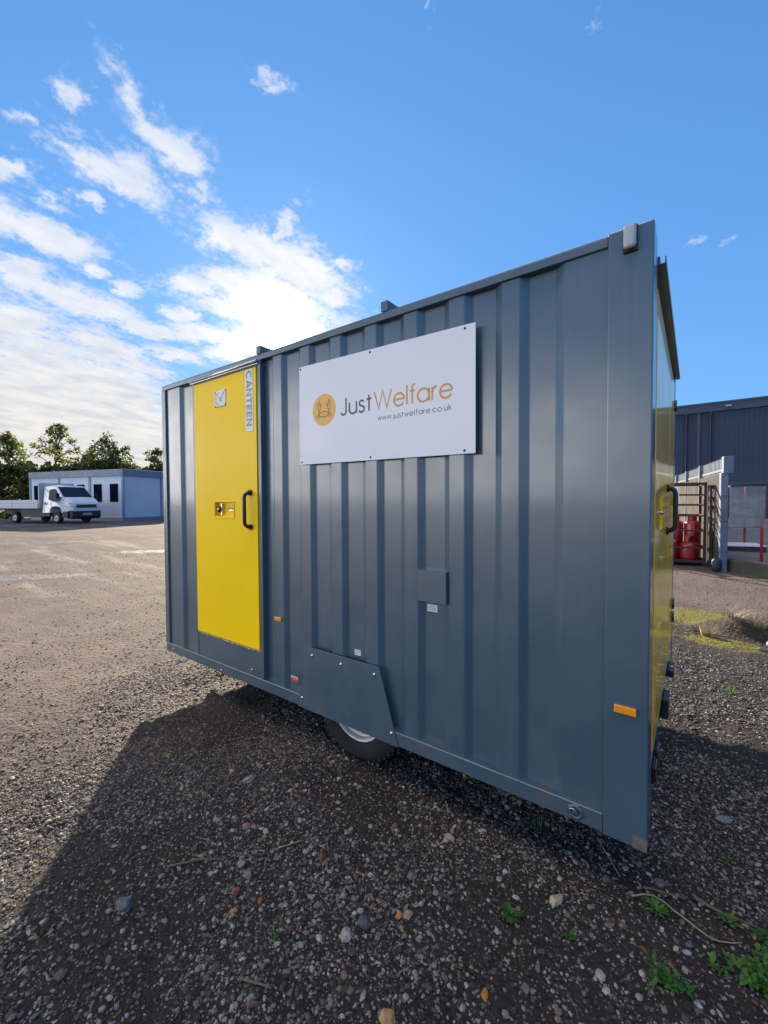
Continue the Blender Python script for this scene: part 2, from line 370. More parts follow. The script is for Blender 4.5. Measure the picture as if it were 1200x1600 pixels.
def text(mb, s, h, width, sw, place, gap=0.13, sx=None):
    """write s; baseline starts at place(0,0); cap height h; scaled to the total width given"""
    tot = sum(GL[c][0] for c in s)+gap*(len(s)-1); kx = width/tot if width else h
    x = 0; k = 0
    for c in s:
        wd, pl = GL[c]
        for line in pl:
            k += 1
            ribbon(mb, [((x+px)*kx, py*h) for px, py in line], sw, place, (k % 3)*0.00012)
        x += wd+gap

# ================================================================== GROUND
def vnoise(x, y, seed=0):
    """value noise, numpy"""
    xi = np.floor(x).astype(np.int64); yi = np.floor(y).astype(np.int64)
    fx = x-xi; fy = y-yi; fx = fx*fx*(3-2*fx); fy = fy*fy*(3-2*fy)
    def h(a, b):
        n = (a*374761393+b*668265263+seed*1442695041) & 0x7fffffff
        n = ((n ^ (n >> 13))*1274126177) & 0x7fffffff
        return ((n ^ (n >> 16)) & 0xffff)/65535.0
    return (h(xi, yi)*(1-fx)+h(xi+1, yi)*fx)*(1-fy)+(h(xi, yi+1)*(1-fx)+h(xi+1, yi+1)*fx)*fy
def sst(v, a, b):
    t = np.clip((v-a)/(b-a), 0, 1); return t*t*(3-2*t)
def ground_h(x, y):
    x = np.asarray(x, float); y = np.asarray(y, float)
    rise = 0.30*sst(-x, 7, 19)
    flat = 1-sst(-x, 16, 20)                      # level under the far tarmac
    flat = flat*(1-sst(y, 8.2, 9.2)*sst(x, 3.6, 4.2))
    n = (vnoise(x*0.45, y*0.45, 1)-0.5)*0.05+(vnoise(x*1.6+9, y*1.6, 2)-0.5)*0.026 \
        +(vnoise(x*5+3, y*5, 3)-0.5)*0.014+(vnoise(x*14, y*14, 4)-0.5)*0.008+(vnoise(x*37, y*37, 5)-0.5)*0.005
    # mound of dug soil right of the cabin
    d = np.hypot((x-4.25)/0.62, (y-4.75)/0.42)
    m = 0.18*(1-sst(d, 0.15, 1.0))*(0.6+0.8*vnoise(x*6, y*6, 8))
    d2 = np.hypot((x-3.86)/0.16, (y-4.52)/0.13)
    m = m-0.07*(1-sst(d2, 0.3, 1.0))
    return rise+n*flat+m*1.0-0.012

def fast_mesh(name, verts, faces, k, mats, smooth=True, colors=None, mi=None):
    me = bpy.data.meshes.new(name)
    nf = len(faces); me.vertices.add(len(verts)); me.loops.add(nf*k); me.polygons.add(nf)
    me.vertices.foreach_set('co', np.ascontiguousarray(verts, dtype=np.float32).ravel())
    me.loops.foreach_set('vertex_index', np.ascontiguousarray(faces, dtype=np.int32).ravel())
    me.polygons.foreach_set('loop_start', np.arange(0, nf*k, k, dtype=np.int32))
    me.polygons.foreach_set('loop_total', np.full(nf, k, dtype=np.int32))
    me.polygons.foreach_set('use_smooth', np.full(nf, smooth))
    if mi is not None: me.polygons.foreach_set('material_index', mi)
    for m in (mats if isinstance(mats, (list, tuple)) else [mats]): me.materials.append(m)
    if colors is not None:
        ca = me.color_attributes.new('tint', 'FLOAT_COLOR', 'POINT')
        ca.data.foreach_set('color', np.ascontiguousarray(colors, dtype=np.float32).ravel())
    me.update(calc_edges=True)
    o = bpy.data.objects.new(name, me); COL.objects.link(o); return o

def ell(t, c, cx, cy, a, b, ang, r0, r1):
    mp = t.n('ShaderNodeMapping', vector_type='TEXTURE'); t.L.new(c, mp.inputs[0])
    mp.inputs[1].default_value = (cx, cy, 0); mp.inputs[2].default_value = (0, 0, ang); mp.inputs[3].default_value = (a, b, 1000)
    return t.mr(t.v('LENGTH', mp.outputs[0], out='Value'), r1, r0, 0, 1, smooth=True)

def ground_fn(t, p):
    c = objco(t); sp = t.n('ShaderNodeSeparateXYZ'); t.L.new(c, sp.inputs[0])
    X, Y = sp.outputs[0], sp.outputs[1]
    wob = t.m('MULTIPLY', t.m('SUBTRACT', t.noise(c, 0.9, 5, 0.6), 0.5), 3.0)
    far = t.mr(t.m('ADD', X, wob), 1.6, -1.2, 0, 1, smooth=True)
    far = t.m('MAXIMUM', far, t.mr(t.m('ADD', Y, wob), 4.4, 6.2, 0, 1, smooth=True))
    v1 = t.vor(c, 55); v2 = t.vor(c, 24); v3 = t.vor(c, 130)
    cell = t.vor(c, 55, out='Color'); cell2 = t.vor(c, 24, out='Color')
    n1 = t.noise(c, 1.3, 6, 0.6); n2 = t.noise(c, 12, 6, 0.7)
    soil = t.mix(n2, (0.017, 0.0145, 0.0125), (0.058, 0.049, 0.041))
    stone = t.ramp(t.m('FRACT', t.m('MULTIPLY', t.v('DOT_PRODUCT', cell, (1, 1, 1), out='Value'), 3.7)), [(0.0, (0.02, 0.02, 0.022)), (0.45, (0.095, 0.086, 0.078)), (0.8, (0.19, 0.17, 0.15)), (0.95, (0.2, 0.18, 0.17)), (1.0, (0.16, 0.08, 0.05))])
    grav = t.mix(t.mr(v1, 0.0085, 0.004), soil, stone)
    dirt = t.mix(n2, (0.085, 0.066, 0.054), (0.190, 0.152, 0.124))
    speck = t.mix(t.m('FRACT', t.m('MULTIPLY', t.v('DOT_PRODUCT', cell, (1, 1, 1), out='Value'), 5.3)), (0.055, 0.044, 0.037), (0.24, 0.205, 0.17))
    dirt = t.mix(t.m('MULTIPLY', t.mr(v1, 0.6, 0.2), 0.45), dirt, speck)
    dirt = t.mix(t.mr(n1, 0.42, 0.66, 0, 0.5), dirt, (0.075, 0.058, 0.05))
    # wheel tracks and packed mud drawn out across the yard
    mt = t.n('ShaderNodeMapping'); t.L.new(c, mt.inputs[0]); mt.inputs[2].default_value = (0, 0, -0.35); mt.inputs[3].default_value = (0.16, 1.1, 1)
    trk = t.noise(mt.outputs[0], 1.6, 7, 0.65)
    farther = t.mr(X, -2.0, -7.0)
    dirt = t.mix(t.m('MULTIPLY', t.mr(trk, 0.5, 0.62), t.m('MULTIPLY', farther, 0.75)), dirt, (0.085, 0.066, 0.06))
    dirt = t.mix(t.m('MULTIPLY', t.mr(trk, 0.46, 0.36), t.m('MULTIPLY', farther, 0.7)), dirt, (0.27, 0.23, 0.19))
    dirt = t.mix(t.mr(Y, 5.5, 7.5, 0, 0.35), dirt, (0.09, 0.072, 0.070))
    col = t.mix(far, grav, dirt)
    # moss
    nm = t.noise(c, 4.5, 6, 0.65)
    mo = t.m('MAXIMUM', ell(t, c, 3.75, 5.25, 0.95, 0.55, -0.15, 0.4, 1.25), ell(t, c, 3.98, 4.12, 0.62, 0.26, -0.1, 0.3, 1.3))
    mo = t.mr(t.m('ADD', mo, t.m('MULTIPLY', t.m('SUBTRACT', nm, 0.5), 2.4)), 0.42, 0.95)
    mossc = t.mix(t.noise(c, 30, 5, 0.7), (0.055, 0.062, 0.012), (0.24, 0.215, 0.03))
    col = t.mix(t.m('MULTIPLY', mo, t.mr(n2, 0.25, 0.5, 0.35, 1)), col, mossc)
    d = ell(t, c, 4.3, 4.75, 0.62, 0.42, 0, 0.5, 1.15)
    col = t.mix(t.m('MULTIPLY', d, t.mr(nm, 0.35, 0.55)), col, t.mix(n2, (0.018, 0.014, 0.010), (0.06, 0.048, 0.032)))
    # shallow wet patches; their pale sky reflection is partly painted into the colour
    wn = t.m('MULTIPLY', t.m('SUBTRACT', t.noise(mt.outputs[0], 5, 7, 0.75), 0.5), 3.4)
    wet = t.m('MAXIMUM', ell(t, c, -7.6, 0.75, 1.7, 0.42, 0.95, 0.35, 1.1), ell(t, c, -9.7, 4.4, 1.5, 0.5, 0.95, 0.3, 1.1))
    wet = t.m('MAXIMUM', wet, ell(t, c, -14.5, 2.2, 3.2, 0.5, 1.15, 0.2, 1.0))
    wet = t.mr(t.m('ADD', wet, wn), 0.55, 0.9)
    col = t.mix(t.m('MULTIPLY', wet, 0.45), col, (0.30, 0.27, 0.24))
    t.L.new(col, p.inputs['Base Color'])
    rg = t.mix(far, (0.72, 0.72, 0.72), (0.93, 0.93, 0.93))
    rg = t.mix(wet, rg, (0.28, 0.28, 0.28))
    t.L.new(rg, p.inputs['Roughness'])
    t.L.new(t.mix(wet, (0.14, 0.14, 0.14), (0.7, 0.7, 0.7)), p.inputs['Specular IOR Level'])
    h = t.m('ADD', t.m('MULTIPLY', t.mr(v2, 0.6, 0.0), 0.5), t.m('ADD', t.m('MULTIPLY', t.mr(v1, 0.7, 0.0), 0.32), t.m('MULTIPLY', n2, 1.1)))
    h = t.m('ADD', h, t.m('MULTIPLY', t.noise(c, 60, 4, 0.7), 0.35))
    t.L.new(t.bump(t.m('MULTIPLY', h, t.mr(far, 0, 1, 1.0, 0.72)), 0.85, 0.016), p.inputs['Normal'])
M_ground = mat('gravel_yard', rough=0.9, spec=0.15, fn=ground_fn)

def build_ground():
    na, nr = 900, 430
    r = np.concatenate([[0.0], np.exp(np.linspace(math.log(0.25), math.log(1500), nr))])
    a = np.linspace(0, 2*math.pi, na, endpoint=False)
    R, A = np.meshgrid(r, a, indexing='ij')
    X = CAM.x+R*np.sin(A); Y = CAM.y+R*np.cos(A)
    Z = ground_h(X, Y)
    V = np.stack([X, Y, Z], -1).reshape(-1, 3)
    i = np.arange(len(r)-1)[:, None]; j = np.arange(na)[None, :]; j2 = (j+1) % na
    F = np.stack([i*na+j, i*na+j2, (i+1)*na+j2, (i+1)*na+j], -1).reshape(-1, 4)[:, ::-1]
    o = fast_mesh('ground', V, F, 4, M_ground); o['kind'] = 'structure'
build_ground()

def view_mask(x, y, lim=53):
    ang = np.arctan2(x-CAM.x, y-CAM.y)-YAW
    return np.abs(np.degrees(ang)) < lim

# ---- loose stones (stuff): lots of small irregular pebbles with their own colours
def stone_fn(t, p):
    a = t.n('ShaderNodeAttribute', attribute_name='tint')
    c = objco(t); n_ = t.noise(c, 160, 4, 0.65); n3 = t.noise(c, 25, 3, 0.6)
    col = t.v('SCALE', a.outputs['Color'], t.mr(n_, 0.3, 0.7, 0.62, 1.3))
    col = t.mix(t.mr(n3, 0.52, 0.7, 0, 0.45), col, (0.05, 0.042, 0.036))
    t.L.new(col, p.inputs['Base Color']); t.L.new(t.bump(n_, 0.5, 0.004), p.inputs['Normal'])
    t.L.new(t.mr(n3, 0.3, 0.7, 0.55, 0.9), p.inputs['Roughness'])
M_stone = mat('mixed_stone', rough=0.7, spec=0.3, fn=stone_fn)

def ico():
    g = (1+5**0.5)/2
    v = np.array([(-1, g, 0), (1, g, 0), (-1, -g, 0), (1, -g, 0), (0, -1, g), (0, 1, g), (0, -1, -g), (0, 1, -g), (g, 0, -1), (g, 0, 1), (-g, 0, -1), (-g, 0, 1)], float)
    v /= np.linalg.norm(v[0])
    f = np.array([(0, 11, 5), (0, 5, 1), (0, 1, 7), (0, 7, 10), (0, 10, 11), (1, 5, 9), (5, 11, 4), (11, 10, 2), (10, 7, 6), (7, 1, 8), (3, 9, 4), (3, 4, 2), (3, 2, 6), (3, 6, 8), (3, 8, 9), (4, 9, 5), (2, 4, 11), (6, 2, 10), (8, 6, 7), (9, 8, 1)])
    return v, f
def subdiv(v, f):
    v = [tuple(x) for x in v]; cache = {}; nf = []
    def mid(a, b):
        k = (min(a, b), max(a, b))
        if k not in cache:
            m = (np.array(v[a])+np.array(v[b]))/2; m /= np.linalg.norm(m); cache[k] = len(v); v.append(tuple(m))
        return cache[k]
    for a, b, c in f:
        ab, bc, ca = mid(a, b), mid(b, c), mid(c, a); nf += [(a, ab, ca), (b, bc, ab), (c, ca, bc), (ab, bc, ca)]
    return np.array(v), np.array(nf)

def palette(n, lum_lo=0.02, lum_hi=0.16, warm=0.0, odd=0.05):
    t = rng.random(n)**2.6; L = lum_lo+(lum_hi-lum_lo)*t
    base = np.array([1.12, 0.97, 0.84])[None]*np.ones((n, 1))
    k = rng.random(n)
    base[k < 0.35] = (1.0, 0.98, 0.97); base[k > 0.78] = (1.2, 0.97, 0.76)
    base = base*(1-warm)+np.array([1.18, 0.97, 0.78])*warm
    col = L[:, None]*base
    o = rng.random(n) < odd
    oc = np.array([(0.30, 0.12, 0.04), (0.24, 0.08, 0.055), (0.36, 0.20, 0.08), (0.30, 0.27, 0.24), (0.22, 0.15, 0.13)])[rng.integers(0, 5, n)]
    col[o] = oc[o]*(0.5+0.7*rng.random((n, 1))[o])
    return col

def stones(name, x, y, s, cols, level=0, sink=0.25, flat=0.62):
    v, f = ico()
    if level: v, f = subdiv(v, f)
    n = len(x); nv = len(v)
    A = rng.normal(size=(n, 3, 3)); Q, _ = np.linalg.qr(A)
    # anisotropic, lumpy, then squashed towards the ground
    sc = np.stack([np.ones(n), 0.6+0.35*rng.random(n), 0.42+0.4*rng.random(n)], -1)
    vv = v[None]*(1+0.22*rng.normal(size=(n, nv, 1)).clip(-1.6, 1.6)*(0.75 if level else 1.0)*0.8)
    vv = vv*sc[:, None, :]; vv = np.einsum('nij,nvj->nvi', Q, vv)
    vv[:, :, 2] *= flat
    vv = vv*(s[:, None, None]*0.5)
    z = ground_h(x, y)+s*0.5*flat*(rng.random(n)*0.9-0.25)
    vv += np.stack([x, y, z], -1)[:, None, :]
    F = (f[None]+(np.arange(n)*nv)[:, None, None]).reshape(-1, 3)
    col = np.concatenate([np.repeat(cols, nv, axis=0), np.ones((n*nv, 1))], 1)
    return fast_mesh(name, vv.reshape(-1, 3), F, 3, M_stone, smooth=False, colors=col)

def scatter(n, r0, r1, power=1.0, keep=None):
    r = np.sqrt(rng.random(n)*(r1*r1-r0*r0)+r0*r0); a = (rng.random(n)*2-1)*math.radians(54)+YAW
    x = CAM.x+r*np.sin(a); y = CAM.y+r*np.cos(a)
    ok = np.ones(n, bool)
    if keep is not None: ok &= keep(x, y)
    ok &= ~((x > -0.6) & (x < 3.0) & (y > 1.0) & (y < 2.4))      # deep under the cabin
    return x[ok], y[ok]
def gravelly(x, y):
    """0 on packed dirt .. 1 on loose gravel; clumpy"""
    g = sst(x+(vnoise(x*0.9, y*0.9, 21)-0.5)*2.6, -0.8, 2.0)*(1-sst(y+(vnoise(x*0.9, y*0.9, 22)-0.5)*1.6, 4.2, 6.0))
    mo = np.hypot((x-3.9)/1.1, (y-4.7)/1.1) < 1.0
    return np.where(mo, g*0.10, g)
def clump(x, y): return 0.35+0.65*sst(vnoise(x*1.8, y*1.8, 31)*0.6+vnoise(x*5, y*5, 32)*0.4, 0.3, 0.62)

V_, F_, C_ = [], [], []
def add_layer(n, r0, r1, smin, smax, pw, lo, hi, odd, level=0, dirt_share=0.2):
    x, y = scatter(n, r0, r1)
    g = gravelly(x, y); ok = rng.random(len(x)) < (dirt_share+(1-dirt_share)*g)*clump(x, y); x, y, g = x[ok], y[ok], g[ok]
    s = smin+(smax-smin)*rng.random(len(x))**pw
    c = palette(len(x), lo, hi, 0.0, odd)
    d = palette(len(x), 0.08, 0.27, 0.7, 0.02)
    c = c*g[:, None]+d*(1-g[:, None])
    o = stones('gravel', x, y, s, c, level)
    return o
layers = [add_layer(150000, 0.6, 3.2, 0.006, 0.017, 1.5, 0.022, 0.33, 0.02, dirt_share=0.12),
          add_layer(130000, 2.6, 6.5, 0.009, 0.022, 1.8, 0.022, 0.30, 0.015, dirt_share=0.14),
          add_layer(60000, 5.5, 15.0, 0.014, 0.034, 2.4, 0.035, 0.28, 0.02, dirt_share=0.28),
          add_layer(30000, 0.6, 5.5, 0.014, 0.030, 1.8, 0.03, 0.36, 0.035, 1, 0.08),
          add_layer(1500, 0.6, 6.5, 0.026, 0.050, 2.6, 0.04, 0.30, 0.08, 1, 0.10)]
# join the layers into one gravel object
def join_fast(objs, name):
    vs, cs, fs, sm, b = [], [], [], [], 0
    for o in objs:
        me = o.data; n = len(me.vertices); v = np.empty(n*3, np.float32); me.vertices.foreach_get('co', v)
        c = np.empty(n*4, np.float32); me.color_attributes['tint'].data.foreach_get('color', c)
        f = np.empty(len(me.loops), np.int32); me.loops.foreach_get('vertex_index', f)
        s_ = np.empty(len(me.polygons), bool); me.polygons.foreach_get('use_smooth', s_)
        vs.append(v.reshape(-1, 3)); cs.append(c.reshape(-1, 4)); fs.append(f.reshape(-1, 3)+b); sm.append(s_); b += n
        bpy.data.objects.remove(o); bpy.data.meshes.remove(me)
    o = fast_mesh(name, np.concatenate(vs), np.concatenate(fs), 3, M_stone, colors=np.concatenate(cs))
    o.data.polygons.foreach_set('use_smooth', np.concatenate(sm)); return o
tag(join_fast(layers, 'gravel'), 'loose grey and brown stones scattered over the yard', 'gravel', kind='stuff')

# ---- far tarmac and the forecourt
def asphalt_fn(t, p):
    c = objco(t); n1 = t.noise(c, 0.5, 6, 0.6); n2 = t.noise(c, 40, 4, 0.7)
    col = t.mix(n1, (0.055, 0.055, 0.06), (0.105, 0.10, 0.10)); col = t.mix(t.mr(n2, 0.5, 0.75, 0, 0.5), col, (0.16, 0.155, 0.15))
    t.L.new(col, p.inputs['Base Color']); t.L.new(t.bump(n2, 0.4, 0.01), p.inputs['Normal'])
M_asphalt = mat('worn_asphalt', rough=0.85, spec=0.2, fn=asphalt_fn)
def edge_poly(pts, n, amp, seed):
    out = []
    for i in range(len(pts)-1):
        a, b = Vector(pts[i]), Vector(pts[i+1]); nn = Vector((-(b-a).y, (b-a).x)).normalized()
        for k in range(n):
            t_ = k/n; q = a.lerp(b, t_); w = (float(vnoise(np.array(q.x*1.3+seed), np.array(q.y*1.3), 3))-0.5)*2*amp
            out.append((q.x+nn.x*w, q.y+nn.y*w))
    out.append(tuple(pts[-1])); return out
pb = edge_poly([(-21.5, -14.0), (-23.2, 3.4), (-23.9, 6.8), (-23.6, 11.2), (-23.0, 26)], 24, 0.5, 4)
me = MB(); b_ = [(-62, 26), (-62, -14)]
poly = pb+b_
me.add([(x, y, 0.300) for x, y in poly], [tuple(range(len(poly)))])
o = me.build('asphalt_road', M_asphalt); o['kind'] = 'structure'
mk = MB(); M_line = mat('worn_white_road_paint', rough=0.7, fn=worn((0.62, 0.62, 0.6), 0.3, 0.7, 6))
for (x0, y0, x1, y1) in [(-25.2, 1.5, -26.4, 5.6), (-24.6, 3.2, -30.0, 4.6)]:
    a = Vector((x0, y0, 0.305)); b = Vector((x1, y1, 0.305)); n_ = (b-a).cross(Vector((0, 0, 1))).normalized()*0.06
    mk.add([a+n_, b+n_, b-n_, a-n_], [(0, 1, 2, 3)])
o = mk.build('road_markings', M_line); o['kind'] = 'structure'
# raised concrete forecourt beyond the fence, with a kerb face towards the yard
def conc_fn(c0, c1, sc=2.0):
    def fn(t, p):
        c = objco(t); n1 = t.noise(c, sc, 7, 0.65); n2 = t.noise(c, sc*14, 5, 0.7)
        col = t.mix(t.mr(n1, 0.3, 0.7), c0, c1); col = t.mix(t.mr(n2, 0.55, 0.75, 0, 0.4), col, tuple(v*0.45 for v in c0))
        t.L.new(col, p.inputs['Base Color']); t.L.new(t.bump(t.m('ADD', n1, t.m('MULTIPLY', n2, 0.4)), 0.35, 0.02), p.inputs['Normal'])
    return fn
M_conc = mat('forecourt_concrete', rough=0.9, spec=0.2, fn=conc_fn((0.14, 0.135, 0.12), (0.24, 0.23, 0.21)))
M_kerb = mat('mossy_kerb_concrete', rough=0.95, spec=0.15, fn=conc_fn((0.06, 0.065, 0.045), (0.13, 0.13, 0.10), 3))
s = MB()
s.prism([(4.34, 9.97), (5.9, 8.48), (60, 8.0), (60, 34.6), (1.2, 34.6), (3.3, 18.0)], 'z', 0.02, 0.245)
o = s.build('forecourt_slab', M_conc, bevel=0.01); o['kind'] = 'structure'
s = MB(); s.prism([(4.33, 9.88), (5.88, 8.39), (60, 7.9), (60, 7.995), (5.9, 8.475), (4.34, 9.965)], 'z', -0.05, 0.262)
o = s.build('forecourt_kerb', M_kerb, bevel=0.015); o['kind'] = 'structure'

# ================================================================== THE WELFARE CABIN (trailer)
T = empty('welfare_trailer', (0, 0, 0.26), 0, 'large grey-blue corrugated steel site cabin on wheels with yellow doors and a white name board', 'site cabin')
L_, WD, H_ = 3.60, 2.20, 2.30
YO, YR = 0.012, 0.037

# ribbed long side facing the camera
def wall_profile():
    a = [(0.045, YO), (0.272, YO), (0.306, YR), (0.502, YR)]
    b = [(1.358, YR), (1.440, YR), (1.477, YO)]
    x = 1.5555
    while x < 3.2:
        b += [(x, YO), (x+0.034, YR), (x+0.1435, YR), (x+0.1815, YO)]
        x += 0.2595
    b.append((3.456, YO)); return a, b
side = MB()
for prof in wall_profile():
    n = len(prof); z0, z1 = 0.05, 2.275
    vs = [(x, y, z0) for x, y in prof]+[(x, y, z1) for x, y in prof]
    side.add(vs, [(i, i+1, n+i+1, n+i) for i in range(n-1)], False)
o = side.build('side_wall', M_paint, T, bevel=0.004, recalc=False)

fr = MB()
fr.box(0, 3.4515, 0.0, 0.075, 0.0, 0.074)                       # sole rail
fr.build('bottom_rail', M_paint2, T, bevel=0.004)
fr = MB(); fr.box(0, 3.4515, 0.0, 0.07, 2.262, 2.298); fr.box(0.0, 3.4515, 0.004, 0.09, 2.2985, 2.304)
fr.build('top_rail', M_paint2, T, bevel=0.003)
MB().box(3.4525, L_, -0.004, 0.15, -0.006, 2.309).build('corner_post', M_paint, T, bevel=0.005)
MB().box(0.0, 0.062, -0.003, 0.10, 0.0745, 2.2615).build('corner_post', M_paint2, T, bevel=0.004)
MB().box(3.4525, L_, WD-0.15, WD, -0.006, 2.309).build('corner_post', M_paint, T, bevel=0.005)
MB().box(3.5535, 3.6005, -0.0065, -0.0042, -0.0055, 0.040).build('bare_metal_patch', mat('scuffed_bare_metal', rough=0.6, metal=0.2, fn=worn((0.13, 0.12, 0.105), 0.3, 0.6, 30, 0.5)), T)
# other walls, roof, floor
bw = MB(); prof = []
x = 0.06
while x < 3.4: prof += [(x, WD), (x+0.034, WD-0.038), (x+0.1435, WD-0.038), (x+0.1815, WD)]; x += 0.2595
prof.append((3.4515, WD)); n = len(prof)
bw.add([(x, y, 0.0) for x, y in prof]+[(x, y, 2.29) for x, y in prof], [(i, i+1, n+i+1, n+i) for i in range(n-1)], False)
bw.build('back_wall', M_paint, T)
MB().box(0.01, 0.05, 0.1005, WD-0.04, 0.0, 2.29).build('left_end_wall', M_paint, T, bevel=0.003)
MB().box(0.06, 3.45, 0.09, WD-0.05, 2.262, 2.294).build('roof', M_paint2, T, bevel=0.003)
MB().box(0.05, 3.55, 0.08, WD-0.05, 0.005, 0.06).build('floor', M_chassis, T)
ch = MB()
for yy in (0.45, 1.72): ch.box(0.1, 3.5, yy-0.03, yy+0.03, -0.085, 0.004)
for xx in (0.3, 1.2, 2.9, 3.4): ch.box(xx-0.03, xx+0.03, 0.5, 1.68, -0.06, 0.003)
ch.build('chassis', M_chassis, T)
for xx in (1.316, 2.377):
    b = MB(); b.box(xx, xx+0.045, -0.001, WD-0.02, 2.3045, 2.358); b.build('roof_bar', M_paint2, T, bevel=0.003)

# door surround
df = MB()
df.box(0.5025, 0.531, -0.003, 0.060, 0.0745, 2.2615)
df.box(1.328, 1.3595, -0.003, 0.060, 0.0745, 2.2615)
df.box(0.5312, 1.3278, -0.002, 0.05, 2.2265, 2.2615)
df.build('door_frame', M_paint2, T, bevel=0.003)
MB().box(0.5312, 1.3278, 0.0005, 0.04, 0.0745, 0.266).build('kick_panel', M_paint2, T, bevel=0.003)
MB().box(0.5312, 1.3278, 0.022, 0.048, 0.2662, 2.2262).build('door_recess', M_dark, T)
sl = MB()
r_ = random.Random(3); xx = 0.545
while xx < 1.315:
    w_ = r_.uniform(0.008, 0.03); sl.box(xx, xx+w_, -0.009+r_.uniform(0, 0.004), 0.02, 0.2655-r_.uniform(0, 0.007), 0.272); xx += w_+r_.uniform(0.0, 0.006)
sl.build('foam_seal', M_seal, T)
dr = MB(); dr.tube([(0.490, -0.016, 2.252), (1.345, -0.016, 2.252)], 0.0115, 12); dr.box(0.49, 1.345, -0.014, -0.0045, 2.236, 2.246)
dr.build('drip_rail', M_steel, T)

# yellow door, with a real pocket for the lock
def door_leaf(name, parent, mats, ax, a0, a1, z0, z1, f0, f1, hole=None):
    """ax 'y': leaf in the x-z plane; ax 'x': leaf in the y-z plane; f0 = outer face, f1 = inner"""
    P = (lambda a, f, z: (a, f, z)) if ax == 'y' else (lambda a, f, z: (f, a, z))
    m = MB()
    if hole:
        h0, h1, hz0, hz1, hd = hole
        q = [(a0, z0), (a1, z0), (a1, z1), (a0, z1)]; k = [(h0, hz0), (h1, hz0), (h1, hz1), (h0, hz1)]
        vs = [P(a, f0, z) for a, z in q]+[P(a, f0, z) for a, z in k]+[P(a, hd, z) for a, z in k]+[P(a, f1, z) for a, z in q]
        fs = [(i, (i+1) % 4, 4+(i+1) % 4, 4+i) for i in range(4)]+[(4+i, 4+(i+1) % 4, 8+(i+1) % 4, 8+i) for i in range(4)]+[(8, 9, 10, 11)]
        fs += [(i, (i+1) % 4, 12+(i+1) % 4, 12+i) for i in range(4)]+[(12, 13, 14, 15)]
        m.add(vs, fs, False)
    else:
        c = [P(a, f, z) for z in (z0, z1) for f in (f0, f1) for a in (a0, a1)]
        m.add(c, [(0, 1, 3, 2), (4, 5, 7, 6), (0, 1, 5, 4), (2, 3, 7, 6), (0, 2, 6, 4), (1, 3, 7, 5)], False)
    return m.build(name, mats, parent, bevel=0.0035)
door = door_leaf('door', T, M_yellow, 'y', 0.5375, 1.3215, 0.2745, 2.2215, -0.010, 0.021, (0.812, 1.045, 1.196, 1.300, 0.018))
door['label'] = 'yellow canteen door with black pull handle'
lp = MB()   # pressed border round the pocket
for (a, b, c, d) in [(0.800, 1.058, 1.3015, 1.309), (0.800, 1.058, 1.184, 1.1915), (0.800, 0.8085, 1.192, 1.301), (1.0495, 1.058, 1.192, 1.301)]:
    lp.box(a, b, -0.0145, -0.0102, c, d)
lp.build('lock_surround', M_yellow, door, bevel=0.0015)
lk = MB(); lk.mat(0).lathe([(0.0, -0.012), (0.022, -0.012), (0.024, -0.004), (0.024, 0.018)], (0.852, 0, 1.248), 'y', 18)
lk.mat(1).lathe([(0.0, -0.0155), (0.011, -0.0155), (0.012, -0.0125)], (0.852, 0, 1.248), 'y', 14)
lk.mat(1).box(0.872, 0.885, -0.002, 0.017, 1.205, 1.292)
lk.build('lock', [M_black, M_steel], door)
kb = MB(); kb.mat(0).box(0.968, 1.018, 0.004, 0.0175, 1.236, 1.252); kb.mat(1).box(0.965, 1.021, -0.002, 0.0035, 1.248, 1.256)
kb.build('latch', [M_steel, M_black], door, bevel=0.001)
def pull_handle(parent, P, z0, z1, out, r=0.0125):
    h = MB(); k = 0.035
    pts = [P(0.0, z0), P(out*0.55, z0+0.004), P(out*0.9, z0+k*0.5), P(out, z0+k), P(out, z1-k), P(out*0.9, z1-k*0.5), P(out*0.55, z1-0.004), P(0.0, z1)]
    h.tube(pts, r, 12)
    for z in (z0, z1): h.tube([P(0.0, z), P(0.012, z)], r*1.7, 12)
    return h.build('handle', M_black, parent)
pull_handle(door, lambda o_, z: (1.247, -0.0102-o_, z), 1.128, 1.367, 0.052)
pl = MB(); pl.box(1.207, 1.289, -0.0125, -0.0102, 1.792, 2.2135)
npl = pl.build('name_plate', M_white, door)
tx = MB(); text(tx, 'CANTEEN', 0.058, 0.372, 0.0135, lambda u, v, o_: (1.219+v, -0.0130-o_, 2.202-u), gap=0.16)
tx.build('lettering', M_plategrey, npl, recalc=False)
ip = MB(); ip.prism([(0.829, 2.006), (0.972, 2.012), (0.975, 2.128), (0.832, 2.126)], 'y', -0.0125, -0.0102)
icon = ip.build('pictogram_plate', M_white, door)
ic = MB(); pic = lambda u, v, o_: (0.829+u*0.146, -0.0130-o_, 2.006+v*0.120)
for pts, w_ in [([(0.97, 0.02), (0.97, 0.98)], 0.035), ([(0.03, 0.02), (0.97, 0.02)], 0.03), ([(0.12, 0.86), (0.12, 0.26), (0.38, 0.10)], 0.035), ([(0.84, 0.86), (0.48, 0.44), (0.58, 0.30)], 0.05),
                ([(0.10, 0.88), (0.40, 0.56), (0.52, 0.40)], 0.03), ([(0.34, 0.80), (0.42, 0.88)], 0.05), ([(0.60, 0.34), (0.68, 0.52)], 0.03)]:
    ribbon(ic, pts, w_, pic)
ic.build('pictogram', mat('dark_pictogram_ink', (0.06, 0.055, 0.05), 0.5), icon, recalc=False)
for (x, z) in [(0.838, 2.014), (0.965, 2.019), (0.966, 2.121), (0.840, 2.119)]: MB().lathe([(0, -0.0155), (0.0045, -0.0148), (0.005, -0.0125)], (x, 0, z), 'y', 10).build('rivet', M_chassis, icon)

